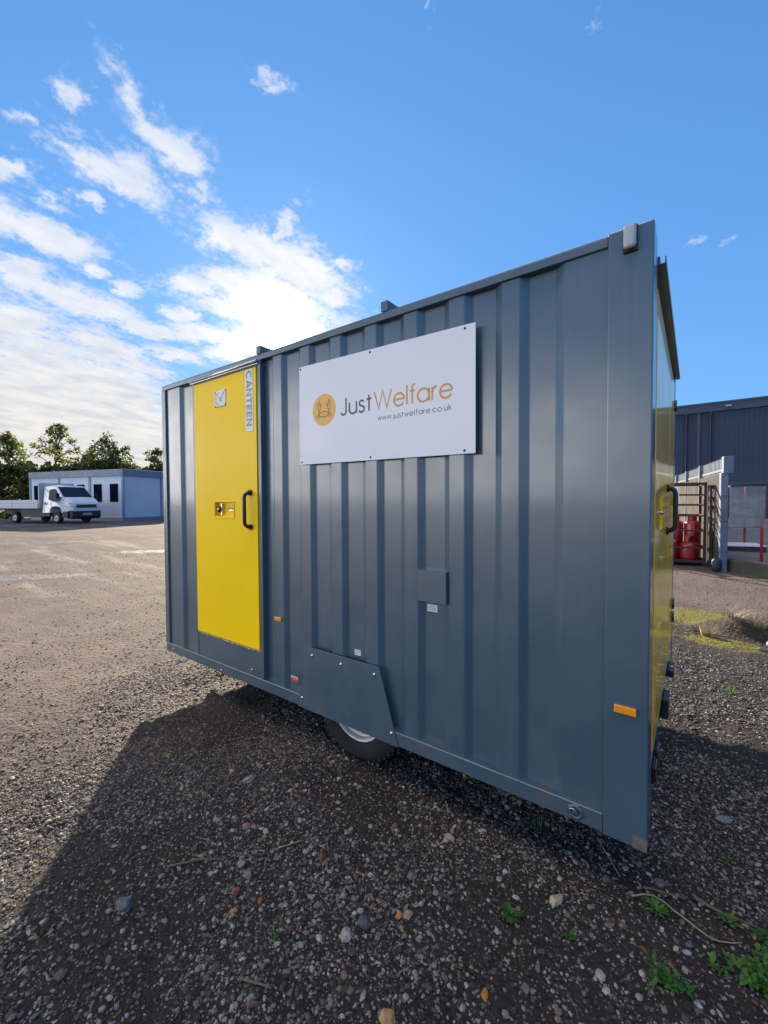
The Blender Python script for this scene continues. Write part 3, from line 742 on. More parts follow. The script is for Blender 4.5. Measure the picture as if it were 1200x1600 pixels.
# white sign board
sb = MB(); sb.prism([(1.743, 1.532), (2.917, 1.523), (2.917, 2.116), (1.747, 2.133)], 'y', -0.0045, -0.0008)
board = sb.build('sign_board', M_sign, T, bevel=0.0008)
YS = -0.0049
put = lambda x0, z0: (lambda u, v, o_: (x0+u, YS-o_, z0+v))
lo = MB(); lo.add([(1.9565+0.0945*math.cos(2*math.pi*i/64), YS, 1.846+0.0935*math.sin(2*math.pi*i/64)) for i in range(64)], [tuple(range(64))])
disc = lo.build('logo_disc', M_goldpale, board, recalc=False)
cb = MB(); cp = lambda u, v, o_: (1.9565+u*0.0945, YS-0.0004-o_, 1.846+v*0.0935)
for sgn in (-1, 1):
    cl_ = [(0.33, 0.22), (0.26, 0.36), (0.24, 0.50), (0.25, 0.33), (0.29, 0.12), (0.40, -0.04), (0.51, 0.12), (0.56, 0.30), (0.50, 0.50), (0.38, 0.62), (0.42, 0.44), (0.37, 0.26)]
    ribbon(cb, [(sgn*a, b) for a, b in cl_], 0.045, cp)
    ribbon(cb, [(sgn*0.40, -0.04), (sgn*0.47, -0.14), (sgn*0.40, -0.22)], 0.05, cp, 0.0001)
    ribbon(cb, [(sgn*0.44, -0.22), (sgn*0.60, -0.38), (sgn*0.64, -0.50)], 0.045, cp, 0.0002)
    ribbon(cb, [(sgn*0.36, -0.32), (sgn*0.42, -0.42), (sgn*0.44, -0.54)], 0.045, cp, 0.0002)
    ribbon(cb, [(sgn*0.10, -0.25), (sgn*0.10, -0.30)], 0.05, cp, 0.0001)
ribbon(cb, arc(0, -0.28, 0.43, 0.17, 0, 360, 30), 0.05, cp)
cb.build('crab_emblem', mat('brown_logo_line', (0.16, 0.10, 0.06), 0.5), disc, recalc=False)
t1 = MB(); text(t1, 'Just', 0.094, 0.222, 0.0108, put(2.092, 1.797), gap=0.15); t1.build('lettering', M_grey_letter, board, recalc=False)
t2 = MB(); text(t2, 'Welfare', 0.094, 0.466, 0.0100, put(2.334, 1.797), gap=0.15); t2.build('lettering', M_gold, board, recalc=False)
t3 = MB(); text(t3, 'www.justwelfare.co.uk', 0.0265, 0.438, 0.0037, put(2.357, 1.7375), gap=0.2); t3.build('web_address', M_url, board, recalc=False)
for (x, z) in [(1.760, 2.118), (2.305, 2.110), (2.865, 2.101), (1.762, 1.547), (2.305, 1.544), (2.862, 1.539)]: MB().lathe([(0, -0.0078), (0.0055, -0.0068), (0.006, -0.0045)], (x, 0, z), 'y', 10).build('screw', M_chassis, board)

# wheel cover plate with bolts, wheels, axle
cv = MB(); cv.prism([(1.700, -0.002), (2.480, -0.002), (2.356, 0.399), (1.818, 0.399)], 'y', -0.0055, -0.0012)
cover = cv.build('wheel_cover', M_paint2, T, bevel=0.001)
for (x, z) in [(1.836, 0.352), (2.075, 0.352), (2.322, 0.352), (1.742, 0.062), (2.437, 0.062)]:
    b = MB(); b.lathe([(0, -0.0125), (0.005, -0.0115), (0.0085, -0.0085), (0.0095, -0.0056)], (x, 0, z), 'y', 12); b.build('bolt', M_steel, cover)
def wheel(yo, sgn):
    cx, cz, R = 2.10, 0.066, 0.326
    w = MB(); Y = lambda d: yo+sgn*d
    w.lathe([(0.205, Y(0.012)), (0.215, Y(0.002)), (0.255, Y(-0.004)), (0.292, Y(0.004)), (0.312, Y(0.016)), (0.324, Y(0.032)), (0.326, Y(0.05)), (0.326, Y(0.068)), (0.3215, Y(0.070)), (0.3215, Y(0.078)), (0.326, Y(0.080)),
             (0.326, Y(0.10)), (0.3215, Y(0.102)), (0.3215, Y(0.110)), (0.326, Y(0.112)), (0.326, Y(0.135)), (0.318, Y(0.155)), (0.29, Y(0.178)), (0.205, Y(0.172))], (cx, 0, cz), 'y', 56)
    for k in range(44):       # shoulder lugs
        a = 2*math.pi*k/44; c_, s_ = math.cos(a), math.sin(a)
        w.obox((cx+0.319*c_, Y(0.026), cz+0.319*s_), (0.007*c_, 0, 0.007*s_), (0, 0.010, 0), (-0.010*s_, 0, 0.010*c_))
    root = bpy.data.objects.new('wheel', None); COL.objects.link(root); root.parent = T
    w.build('tyre', M_rubber, root)
    r = MB(); r.lathe([(0.213, Y(0.004)), (0.217, Y(0.010)), (0.206, Y(0.016)), (0.190, Y(0.020)), (0.186, Y(0.034)), (0.172, Y(0.040)), (0.160, Y(0.038)), (0.152, Y(0.050)), (0.120, Y(0.056)), (0.100, Y(0.046)), (0.075, Y(0.040)), (0.068, Y(0.028)), (0.0, Y(0.026))], (cx, 0, cz), 'y', 48)
    r.build('rim', M_rim, root)
wheel(0.085, 1); wheel(WD-0.085, -1)
MB().tube([(2.10, 0.2, 0.066), (2.10, WD-0.2, 0.066)], 0.04, 14).build('axle', M_chassis, T)

# socket cover, stickers, marker lamps, towing socket, door-side bolts
bx = MB(); bx.box(2.602, 2.766, -0.006, YR+0.001, 0.800, 0.958)
bx.build('socket_cover', M_paint2, T, bevel=0.002)
def sticker(x0, x1, z0, z1, y, red=False):
    s_ = MB()
    if red: s_.mat(0).box(x0, x1, y-0.001, y, z0+(z1-z0)*0.52, z1); s_.mat(1).box(x0, x1, y-0.001, y, z0, z0+(z1-z0)*0.5)
    else: s_.mat(0).box(x0, x1, y-0.001, y, z0, z1)
    st = s_.build('sticker', [M_white, M_red], T)
    tl = MB(); n_ = 3
    for k in range(n_):
        z = z0+(z1-z0)*(0.25+0.25*k) if not red else z0+(z1-z0)*(0.62+0.11*k)
        x = x0+0.12*(x1-x0); rr = random.Random(k+int(x0*100))
        while x < x1-0.15*(x1-x0):
            w_ = rr.uniform(0.05, 0.16)*(x1-x0); tl.box(x, min(x+w_, x1-0.1*(x1-x0)), y-0.0016, y-0.0011, z-(z1-z0)*0.045, z+(z1-z0)*0.045); x += w_+0.05*(x1-x0)
    tl.build('print', M_grey_letter, st)
    return st
sticker(2.637, 2.694, 0.744, 0.779, YR)['label'] = 'small white printed sticker below the socket cover'
sticker(2.148, 2.192, 0.413, 0.445, YR)['label'] = 'small white sticker above the wheel cover'
sticker(1.592, 1.655, 0.118, 0.155, YR, True)['label'] = 'red and white sticker low on the wall'
for (x0, x1, z0, z1, y) in [(1.468, 1.538, 0.509, 0.534, YO), (3.488, 3.562, 0.497, 0.526, -0.004)]:
    m_ = MB(); m_.box(x0, x1, y-0.012, y-0.0002, z0, z1); m_.build('marker_lamp', M_amber, T, bevel=0.003)
ey = MB(); ey.mat(0).lathe([(0.030, -0.0005), (0.030, -0.006), (0.020, -0.009), (0.018, -0.002)], (3.352, 0, 0.040), 'y', 24)
ey.mat(1).lathe([(0.013, -0.001), (0.013, -0.012), (0.0, -0.013)], (3.352, 0, 0.040), 'y', 6, False)
ey.mat(1).tube([(3.343+0.012*math.cos(a), -0.014, 0.044+0.012*math.sin(a)) for a in [i*0.5 for i in range(7)]], 0.002, 6)
ey.build('jack_socket', [M_paint2, M_steel], T)
for (x, z) in [(0.11, 0.035), (1.22, 0.115), (0.84, 0.022)]: MB().lathe([(0, -0.006), (0.005, -0.005), (0.007, -0.0005)], (x, 0, z), 'y', 10).build('screw', M_steel, T)
lb = MB(); lb.mat(0).box(3.502, 3.550, -0.016, -0.0045, 2.213, 2.306)
lamp = lb.build('bulkhead_lamp', M_chassis, T, bevel=0.004)
ln = MB(); ln.box(3.505, 3.547, -0.042, -0.0162, 2.217, 2.302); ln.build('lens', M_lens, lamp, bevel=0.013, seg=4)

# right-hand end: glossy panel, two yellow leaves, gutter, lamps
MB().box(3.55, 3.588, 0.1505, WD-0.1505, 0.0, 2.30).build('right_end_wall', M_endpaint, T, bevel=0.003)
MB().box(3.5885, 3.5975, 0.1515, WD-0.1515, 0.05, 0.245).build('end_rail', M_endpaint, T, bevel=0.003)
ed = door_leaf('door', T, M_yellow2, 'x', 0.235, 1.372, 0.255, 2.16, 3.598, 3.5885, (0.46, 0.74, 1.16, 1.33, 3.5895))
ed['label'] = 'wide glossy yellow end door with black handle'
MB().tube([(3.592, 0.52, 1.245), (3.606, 0.52, 1.245), (3.608, 0.66, 1.245), (3.592, 0.67, 1.245)], 0.009, 10).build('latch', M_steel, ed)
pull_handle(ed, lambda o_, z: (3.5982+o_, 1.10, z), 1.125, 1.37, 0.042)
ed2 = door_leaf('door', T, M_yellow2, 'x', 1.400, 2.06, 0.255, 2.16, 3.598, 3.5885)
ed2['label'] = 'narrow glossy yellow end leaf'
for z in (0.42, 0.52, 1.3, 2.0):
    h = MB(); h.tube([(3.604, 2.02, z-0.04), (3.604, 2.02, z+0.04)], 0.010, 10); h.build('hinge', M_navy, ed2)
gt = MB(); gt.box(3.5885, 3.606, 0.19, 2.17, 2.228, 2.262); gt.box(3.6063, 3.622, 0.19, 2.17, 2.228, 2.233); gt.box(3.6223, 3.6265, 0.19, 2.17, 2.228, 2.258)
gt.build('gutter', M_paint2, T, bevel=0.001)
for (y, z, w_, h_, d_) in [(0.27, 0.165, 0.10, 0.07, 0.014), (0.42, 0.165, 0.10, 0.07, 0.013)]:
    l_ = MB(); X0 = 3.598; l_.mat(0).box(X0, X0+d_*0.5, y-w_/2, y+w_/2, z-h_/2, z+h_/2); l_.mat(1).box(X0+d_*0.5+0.0003, X0+d_, y-w_/2+0.006, y+w_/2-0.006, z-h_/2+0.006, z+h_/2-0.006)
    l_.build('tail_lamp', [M_black, mat('red_lamp_lens', (0.05, 0.012, 0.02), 0.15, coat=0.6)], T, bevel=0.003)
l_ = MB(); l_.box(3.598, 3.628, 0.86, 1.02, 0.13, 0.235); l_.build('rubber_buffer', M_black, T, bevel=0.006)
l_ = MB(); l_.tube([(3.598, 1.47, 0.20), (3.634, 1.47, 0.20)], 0.05, 20); l_.build('reversing_lamp', M_navy, T, bevel=0.004)
h = MB(); h.tube([(-0.002, 0.16, 1.10), (-0.045, 0.16, 1.12), (-0.045, 0.16, 1.27), (-0.002, 0.16, 1.29)], 0.014, 10); h.build('handle', M_black, T)

# ================================================================== RIGHT BACKGROUND
# dark clad warehouse, long wall parallel to the cabin
def clad_fn(base, step=0.25, amp=0.5):
    def fn(t, p):
        c = objco(t); sp = t.n('ShaderNodeSeparateXYZ'); t.L.new(c, sp.inputs[0])
        n1 = t.noise(c, 0.35, 5, 0.6)
        t.L.new(t.v('SCALE', base, t.mr(n1, 0.3, 0.7, 0.85, 1.15)), p.inputs['Base Color'])
        w = t.m('FRACT', t.m('DIVIDE', sp.outputs[0], step))
        h = t.mr(t.m('ABSOLUTE', t.m('SUBTRACT', w, 0.5)), 0.28, 0.36)
        t.L.new(t.bump(h, amp, 0.03), p.inputs['Normal'])
    return fn
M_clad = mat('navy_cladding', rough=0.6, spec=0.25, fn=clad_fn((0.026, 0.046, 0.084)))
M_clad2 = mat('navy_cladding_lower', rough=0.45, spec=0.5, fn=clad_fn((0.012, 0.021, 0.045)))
M_flash = mat('navy_flashing', rough=0.4, fn=worn((0.030, 0.050, 0.095), 0.1, 0.6, 0.6))
wh = empty('warehouse', (6.5, 34.6, 0.0), math.radians(-1.0), 'long dark navy metal-clad warehouse filling the background on the right', 'warehouse')
x0, x1 = -30.0, 48.0
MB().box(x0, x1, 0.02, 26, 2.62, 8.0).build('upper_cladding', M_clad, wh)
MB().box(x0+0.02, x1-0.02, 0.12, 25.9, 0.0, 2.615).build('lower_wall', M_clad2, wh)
MB().box(x0-0.02, x1+0.02, -0.05, 0.018, 2.52, 2.66).build('sill_flashing', M_flash, wh)
e = MB(); e.box(x0-0.1, x1+0.1, -0.16, 0.015, 7.48, 8.06); e.box(x0-0.12, x1+0.12, -0.22, -0.1605, 7.98, 8.10); e.build('eaves_flashing', M_flash, wh)
MB().prism([(-0.1, 8.065), (26.1, 8.065), (13, 9.0)], 'x', x0, x1).build('roof', M_clad, wh)
for xx in (-26, -14.0, -2.6, 8.6, 20.0, 32, 44):
    d = MB(); d.box(xx-0.10, xx+0.10, -0.10, 0.019, 2.665, 7.475); d.build('pilaster', M_flash, wh)
for xx in (-3.3, -1.95, -15, 21):
    MB().tube([(xx, -0.12, 0.25), (xx, -0.12, 7.47)], 0.07, 10).build('downpipe', M_clad2, wh)
for (xx, zz) in [(-1.15, 7.65), (14.0, 7.65)]:
    f = MB(); f.box(xx-0.02, xx+0.28, -0.42, -0.23, zz, zz+0.14); f.tube([(xx+0.13, -0.2, zz+0.1), (xx+0.13, -0.30, zz+0.1)], 0.03, 8)
    fo = f.build('floodlight', M_galv, wh, bevel=0.01)
for (xx, zz, w_) in [(-4.7, 6.35, 0.62), (-4.6, 5.9, 0.75)]:
    MB().box(xx-w_/2, xx+w_/2, -0.04, 0.018, zz-0.10, zz+0.10).build('wall_vent', M_clad2, wh)

# concrete panel wall topped with palisade
P0 = Vector((4.23, 9.75, 0)); FD = Vector((-0.131, 0.991, 0)).normalized(); ang = math.atan2(FD.y, FD.x)
fn_root = empty('panel_fence', (P0.x, P0.y, 0), ang, 'grey concrete panel wall topped with galvanised palisade beside the red gas bottles', 'fence')
M_cpanel = mat('rough_concrete_panel', rough=0.95, spec=0.1, fn=conc_fn((0.05, 0.048, 0.044), (0.115, 0.107, 0.095), 2.4))
M_pale = mat('palisade_galvanising', metal=0.2, rough=0.6, fn=worn((0.085, 0.115, 0.155), 0.25, 0.6, 5, 0.3))
LF = 14.0; k = 0; x = 0.16
while x < LF:
    MB().box(x, min(x+2.40, LF), -0.05, 0.05, -0.05, 2.10).build('concrete_panel', M_cpanel, fn_root, bevel=0.008)
    MB().box(x+2.405, x+2.505, -0.07, 0.07, -0.05, 2.45).build('post', M_pale, fn_root, bevel=0.004)
    pr = MB(); pr.mat(0); xx = x+0.05
    pr.box(x, x+2.40, 0.0, 0.012, 2.16, 2.205)
    while xx < x+2.36:
        # W-section pale with pointed top
        pr.prism([(xx, 2.105), (xx+0.065, 2.105), (xx+0.065, 2.40), (xx+0.048, 2.455), (xx+0.0325, 2.43), (xx+0.017, 2.455), (xx, 2.40)], 'y', -0.012, -0.004); xx += 0.15
    pr.build('palisade', M_pale, fn_root)
    x += 2.51; k += 1
ep = MB(); ep.box(-0.03, 0.155, -0.075, 0.055, -0.06, 2.12); ep.box(-0.055, 0.155, -0.16, 0.02, 2.105, 2.47)
ep.build('end_post', mat('pale_blue_galvanised_post', metal=0.1, rough=0.55, fn=worn((0.085, 0.135, 0.21), 0.25, 0.6, 4, 0.5, bump=0.12)), fn_root, bevel=0.012)
for z in (0.42, 1.08, 1.62): MB().box(-0.034, -0.031, -0.078, 0.058, z, z+0.008).build('joint', M_dark, fn_root)

# gas bottle cage
M_cage = mat('rusty_brown_cage_steel', rough=0.7, fn=worn((0.032, 0.022, 0.020), 0.35, 0.7, 9, 0.5, (0.14, 0.06, 0.03)))
cg = empty('gas_bottle_cage', (3.93, 10.42, 0.0), math.radians(6), 'rusty brown steel cage holding red gas bottles in front of the concrete wall', 'cage')
cw, cd, chh = 1.55, 0.85, 1.95
ps = [(0, 0), (-cw, 0), (-cw, cd), (0, cd)]
for (x, y) in ps: MB().box(x-0.03, x+0.03, y-0.03, y+0.03, 0.0, chh).build('upright', M_cage, cg, bevel=0.004)
for j, z in enumerate((0.10, 0.42, 0.82, 1.17, 1.42, 1.66, 1.915)):
    for (a, b) in ((0, 1), (1, 2), (2, 3), (3, 0)):
        pa, pb_ = Vector((*ps[a], z)), Vector((*ps[b], z)); dd = (pb_-pa).normalized()*0.031
        w_ = 0.06 if j in (0, 6) else 0.035
        MB().beam(pa+dd, pb_-dd, w_).build('rail', M_cage, cg)
for xx in (-0.5, -1.0): MB().beam((xx, cd, 0.13), (xx, cd, 1.88), 0.03).build('bar', M_cage, cg)
gd = MB()     # open gate leaning out to the right
gpts = [(0.10, -0.05), (0.16, 0.62)]
for z in (0.12, 0.55, 0.98, 1.40, 1.86): gd.beam((0.10, -0.02, z), (0.19, 0.62, z), 0.035)
for (x, y) in ((0.10, -0.02), (0.19, 0.62)): gd.beam((x, y, 0.10), (x, y, 1.88), 0.04)
for z0_, z1_ in ((0.55, 0.12), (0.98, 0.55), (1.86, 1.40)): gd.beam((0.10, -0.02, z0_), (0.19, 0.62, z1_), 0.025)
gd.build('gate', M_cage, cg)
ns = MB(); ns.mat(0).box(-0.90, -0.50, -0.036, -0.0315, 1.50, 1.86); ns.mat(1).box(-0.87, -0.53, -0.0375, -0.0362, 1.52, 1.62)
nt_ = ns.build('warning_notice', [M_white, M_red], cg)
ntx = MB(); rr = random.Random(5)
for z in (1.66, 1.71, 1.76, 1.81):
    x = -0.87
    while x < -0.56: w_ = rr.uniform(0.02, 0.06); ntx.box(x, x+w_, -0.0375, -0.0362, z-0.011, z+0.011); x += w_+0.015
ntx.build('print', M_grey_letter, nt_)
MB().box(-cw+0.04, -0.04, 0.04, cd-0.04, 0.05, 0.07).build('floor_plate', M_cage, cg)
M_gas = mat('red_gas_bottle_paint', rough=0.35, spec=0.5, coat=0.3, fn=worn((0.30, 0.010, 0.016), 0.12, 0.38, 8, 0.35, bump=0.05))
def gas_bottle(x, y, h, r, label, group=None):
    g = empty('gas_bottle', (x, y, 0.075), rnd.uniform(0, 6), label, 'gas bottle', group)
    b = MB(); s_ = r*0.55
    b.mat(0).lathe([(0.0, 0.03), (r*0.7, 0.03), (r*0.93, 0.045), (r, 0.09), (r, h-s_-0.17), (r*0.97, h-s_*0.7-0.17), (r*0.8, h-s_*0.25-0.17), (r*0.5, h-0.17), (0.0, h-0.165)], n=32)
    b.build('body', M_gas, g)
    lbm = MB(); lbm.lathe([(r+0.0015, h*0.34), (r+0.0015, h*0.34+0.10)], n=32); nq = len(lbm.f); lbm.f = lbm.f[:8]; lbm.mi = lbm.mi[:8]; lbm.sm = lbm.sm[:8]
    lbm.build('label_patch', M_white, g)
    b = MB(); b.lathe([(r*0.86, 0.0), (r*0.86, 0.05), (r*0.82, 0.05), (r*0.82, 0.0)], n=28); b.build('foot_ring', M_gas, g)
    b = MB(); n_ = 24
    for a0 in (0.25, 3.39):
        p_ = [(r*0.55*math.cos(a0+i*0.2), r*0.55*math.sin(a0+i*0.2)) for i in range(13)]
        vs = [(a, b2, h-0.19) for a, b2 in p_]+[(a*1.02, b2*1.02, h-0.02) for a, b2 in p_]+[(a*0.95, b2*0.95, h-0.19) for a, b2 in p_]+[(a*0.96, b2*0.96, h-0.02) for a, b2 in p_]
        m_ = len(p_); b.add(vs, [(i, i+1, m_+i+1, m_+i) for i in range(m_-1)]+[(2*m_+i, 3*m_+i, 3*m_+i+1, 2*m_+i+1) for i in range(m_-1)]+[(m_+i, m_+i+1, 3*m_+i+1, 3*m_+i) for i in range(m_-1)])
    b.build('collar', M_gas, g, recalc=False)
    b = MB(); b.lathe([(0.02, h-0.18), (0.02, h-0.10), (0.035, h-0.095), (0.035, h-0.06), (0.0, h-0.055)], n=12); b.build('valve', mat('brass_valve', (0.35, 0.24, 0.08), 0.4, metal=0.8), g)
    return g
ca, sa = math.cos(math.radians(6)), math.sin(math.radians(6))
cgp = lambda x, y: (3.93+x*ca-y*sa, 10.42+x*sa+y*ca)
for (x, y, h, r, l) in [(-0.27, 0.22, 0.64, 0.19, 'short red gas bottle at the front right of the cage'), (-0.68, 0.22, 0.64, 0.19, 'short red gas bottle at the front middle of the cage'), (-1.25, 0.22, 0.66, 0.20, 'short red gas bottle at the front left of the cage'),
                        (-0.17, 0.63, 1.13, 0.165, 'tall red gas bottle at the back right of the cage'), (-0.52, 0.63, 1.13, 0.165, 'tall red gas bottle at the back middle of the cage'), (-0.90, 0.63, 1.13, 0.165, 'tall red gas bottle at the back left of the cage')]:
    gas_bottle(*cgp(x, y), h, r, l, 'red gas bottles in the cage')
# odds and ends leaning between the cage and the wall
lb_ = MB(); lb_.obox((4.13, 10.95, 0.55), (0.02, 0.0, 0.004), (0.02, 0.26, 0), (-0.10, 0, 0.54))
tag(lb_.build('dark_board', mat('black_rubber_board', rough=0.8, fn=worn((0.014, 0.014, 0.015), 0.2, 0.8, 4)), bevel=0.01), 'black board leaning against the concrete wall beside the gas cage', 'board')
lb_ = MB(); lb_.beam((4.06, 10.62, 0.02), (4.10, 10.80, 1.18), 0.05, 0.09)
tag(lb_.build('timber_batten', mat('pale_timber', rough=0.8, fn=worn((0.42, 0.36, 0.22), 0.2, 0.8, 12))), 'pale timber batten leaning beside the black board', 'plank')
lb_ = MB(); lb_.lathe([(0, 0), (0.07, 0.0), (0.085, 0.03), (0.09, 0.22), (0.06, 0.27), (0, 0.28)], (4.13, 9.72, 0.0), n=18)
tag(lb_.build('rubber_drum', mat('dark_blue_drum_plastic', rough=0.5, fn=worn((0.012, 0.02, 0.035), 0.2, 0.5, 9)), bevel=0.0), 'small dark blue drum standing at the foot of the fence end post', 'drum')

# red framed screen on the forecourt
M_redp = mat('red_tube_paint', rough=0.4, fn=worn((0.42, 0.022, 0.030), 0.15, 0.4, 8, 0.3))
def acr(t, p):
    c = objco(t); n1 = t.noise(c, 1.7, 6, 0.65, dist=1.2); p.inputs['Transmission Weight'].default_value = 0.0
    t.L.new(t.mix(t.mr(n1, 0.3, 0.7), (0.22, 0.25, 0.27), (0.42, 0.44, 0.44)), p.inputs['Base Color'])
    t.L.new(t.mr(n1, 0.3, 0.7, 0.25, 0.65), p.inputs['Alpha'])
M_acr = mat('scuffed_clear_plastic', rough=0.25, spec=0.5, fn=acr)
A_ = Vector((4.86, 9.83, 0)); B_ = Vector((4.86-0.804*0.70, 9.83-0.594*0.70, 0)); dAB = (B_-A_).normalized(); bk = Vector((-0.02, 1, 0)).normalized()*2.9
s5 = empty('red_framed_shelter', (A_.x, A_.y, 0.245), 0, 'small shelter of red tube posts with scuffed clear plastic end sheet', 'shelter')
def loc5(v): return (v[0]-A_.x, v[1]-A_.y, v[2])
for q, h in ((A_, 1.58), (A_+bk, 1.62), (B_+bk, 1.62)):
    MB().tube([loc5((q.x, q.y, 0.0)), loc5((q.x, q.y, h))], 0.026, 10).build('leg', M_redp, s5)
for a, b, z in ((A_, B_, 1.575), (A_, B_, 0.735), (A_+bk, B_+bk, 0.9), (A_, A_+bk, 1.58), (B_, B_+bk, 1.58)):
    if b is B_ and a is A_: MB().tube([loc5((a.x, a.y, z)), loc5((b.x, b.y, z))], 0.021, 8).build('rail', M_redp, s5)
pn = MB(); nn = Vector((-dAB.y, dAB.x, 0))*0.004; off = Vector((0.594, -0.804, 0))*0.03
a, b = A_-dAB*0.03+off, B_+off
pn.obox(loc5(((a.x+b.x)/2, (a.y+b.y)/2, 1.155)), (b-a)/2, nn, (0, 0, 0.435)); pn.build('plastic_sheet', M_acr, s5)
rb = MB(); rb.tube([loc5((a.x, a.y, 1.595)), loc5((a.x*0.6+b.x*0.4, a.y*0.6+b.y*0.4, 1.605)), loc5((b.x, b.y, 1.585))], 0.02, 8); rb.build('top_trim', M_cage, s5)
# low pallet with white sheets
pt = empty('pallet', (4.60, 12.3, 0.245), math.radians(8), 'dark pallet carrying flat white sheets on the forecourt', 'pallet')
p_ = MB()
for yy in (-0.4, 0, 0.4): p_.box(-0.5, 0.5, yy-0.05, yy+0.05, 0.0, 0.10)
for xx in np.arange(-0.45, 0.5, 0.15): p_.box(xx-0.05, xx+0.05, -0.45, 0.45, 0.102, 0.122)
p_.build('deck', M_chassis, pt); 
p_ = MB(); p_.obox((0.0, 0, 0.14), (0.50, 0.03, 0.008), (-0.02, 0.45, 0), (0, 0, 0.012)); p_.build('white_sheet', M_white, pt)

# ================================================================== LEFT BACKGROUND
# modular building
A0 = Vector((-26.34, 10.14, 0.30)); ub = math.atan2(-0.293, -0.956)
cb_ = empty('modular_building', (A0.x, A0.y, A0.z), ub, 'long white flat-roofed modular cabin building with grey-blue fascia and dark windows', 'building')
M_mod = mat('pale_blue_white_panel', rough=0.5, fn=worn((0.52, 0.60, 0.72), 0.05, 0.5, 0.8, 0.06))
M_fas = mat('slate_blue_fascia', rough=0.5, fn=worn((0.16, 0.22, 0.30), 0.08, 0.5, 1.2, 0.1))
M_glassd = mat('dark_window_glass', (0.007, 0.010, 0.020), 0.3, spec=0.0)
M_winf = mat('dark_window_frame', (0.016, 0.019, 0.028), 0.6, spec=0.05)
Lb, Db, Hb = 9.1, 6.0, 3.42
MB().box(0.0, Lb, -Db, 0.0, 0.22, 2.95).build('wall', M_mod, cb_)
MB().box(-0.02, Lb+0.02, -Db-0.02, 0.03, 0.0, 0.218).build('plinth', M_fas, cb_)
MB().box(-0.07, Lb+0.07, -Db-0.07, 0.07, 2.952, Hb).build('fascia', M_fas, cb_, bevel=0.02)
for xx in (0.0, 3.03, 6.06, 9.1):
    MB().box(xx-0.09, xx+0.09, -0.02, 0.035, 0.22, 2.95).build('post', M_fas, cb_)
for yy in (-2.98, -Db+0.1): MB().box(-0.035, 0.01, yy-0.07, yy+0.07, 0.22, 2.95).build('post', M_fas, cb_)
for (a, b) in [(0.42, 1.16), (1.90, 2.66), (3.55, 4.25), (5.05, 5.75), (6.55, 7.2), (8.0, 8.7)]:
    f = MB(); f.box(a, b, 0.0005, 0.03, 1.26, 2.46); w_ = f.build('window', M_winf, cb_, bevel=0.015)
    MB().box(a+0.05, b-0.05, 0.031, 0.036, 1.31, 2.41).build('pane', M_glassd, w_)

# dropside truck
tv = Vector((3.26, 1.17, 0)).normalized(); ta = math.atan2(tv.y, tv.x)
rs = Vector((tv.y, -tv.x, 0))
o_ = Vector((-26.21, 6.5, 0.30))-rs*0.95
tk = empty('dropside_truck', (o_.x, o_.y, 0.30), ta, 'white dropside truck parked in front of the modular building', 'truck')
M_tw = mat('white_vehicle_paint', rough=0.3, spec=0.5, coat=0.6, fn=worn((0.66, 0.68, 0.70), 0.03, 0.3, 2, 0.05))
M_tg = mat('dark_windscreen', (0.018, 0.034, 0.058), 0.15, spec=0.04)
M_tb = mat('black_bumper_plastic', rough=0.6, fn=worn((0.02, 0.021, 0.024), 0.2, 0.6, 5))
M_hl = mat('headlamp_glass', (0.45, 0.48, 0.52), 0.1, spec=0.8, coat=1.0)
def hw(x, z):
    w = 0.98
    if z > 1.30: w -= (z-1.30)*0.15
    if x > 0.55: w -= (x-0.55)*0.30
    return w
sidep = [(-1.06, 0.62), (-1.06, 2.12), (-0.97, 2.21), (-0.22, 2.25), (-0.06, 2.20), (0.52, 1.56), (0.86, 1.42), (1.08, 1.24), (1.17, 1.02), (1.17, 0.66), (0.46, 0.62), (0.42, 0.86), (0.28, 0.97), (0.0, 1.02), (-0.28, 0.97), (-0.42, 0.86), (-0.47, 0.62)]
b = MB(); n = len(sidep)
b.add([(x, -hw(x, z), z) for x, z in sidep]+[(x, hw(x, z), z) for x, z in sidep], [tuple(range(n)), tuple(range(n, 2*n))[::-1]]+[(i, (i+1) % n, n+(i+1) % n, n+i) for i in range(n)], False)
cabo = b.build('cab', M_tw, tk, bevel=0.035, seg=3)
for sg in (-1, 1):
    pts = [(-0.56, 1.42), (-0.56, 2.00), (-0.14, 2.05), (0.00, 1.98), (0.40, 1.54), (0.16, 1.36), (-0.16, 1.30)]
    b = MB(); vs = [(x, sg*(hw(x, z)+0.010), z) for x, z in pts]+[(x, sg*(hw(x, z)-0.02), z) for x, z in pts]; m_ = len(pts)
    b.add(vs, [tuple(range(m_))]+[(i, (i+1) % m_, m_+(i+1) % m_, m_+i) for i in range(m_)], False)
    b.build('side_window', M_tg, tk)
    MB().box(-0.84, -0.74, *(sorted((sg*0.985, sg*1.005))), 1.12, 1.26).build('door_handle', M_tb, tk)
    h_ = MB(); h_.prism([(0.66, 1.32), (0.98, 1.22), (1.16, 1.02), (1.02, 1.00), (0.74, 1.16)], 'y', *(sorted((sg*0.66, sg*0.955)))); h_.build('headlight', M_hl, tk, bevel=0.01)
    mr_ = MB(); mr_.obox((0.45, sg*1.18, 1.62), (0.05, 0, 0), (0, 0.10, 0), (0, 0, 0.16)); mr_.tube([(0.42, sg*0.92, 1.55), (0.45, sg*1.10, 1.6)], 0.02, 6); mr_.build('mirror', M_tb, tk, bevel=0.02)
for sg in (-1, 1):
    dl = MB(); dl.box(-0.93, -0.915, *sorted((sg*0.975, sg*0.984)), 0.64, 1.30); dl.box(-0.35, -0.338, *sorted((sg*0.975, sg*0.984)), 1.02, 1.30)
    dl.build('door_gap', M_dark, tk)
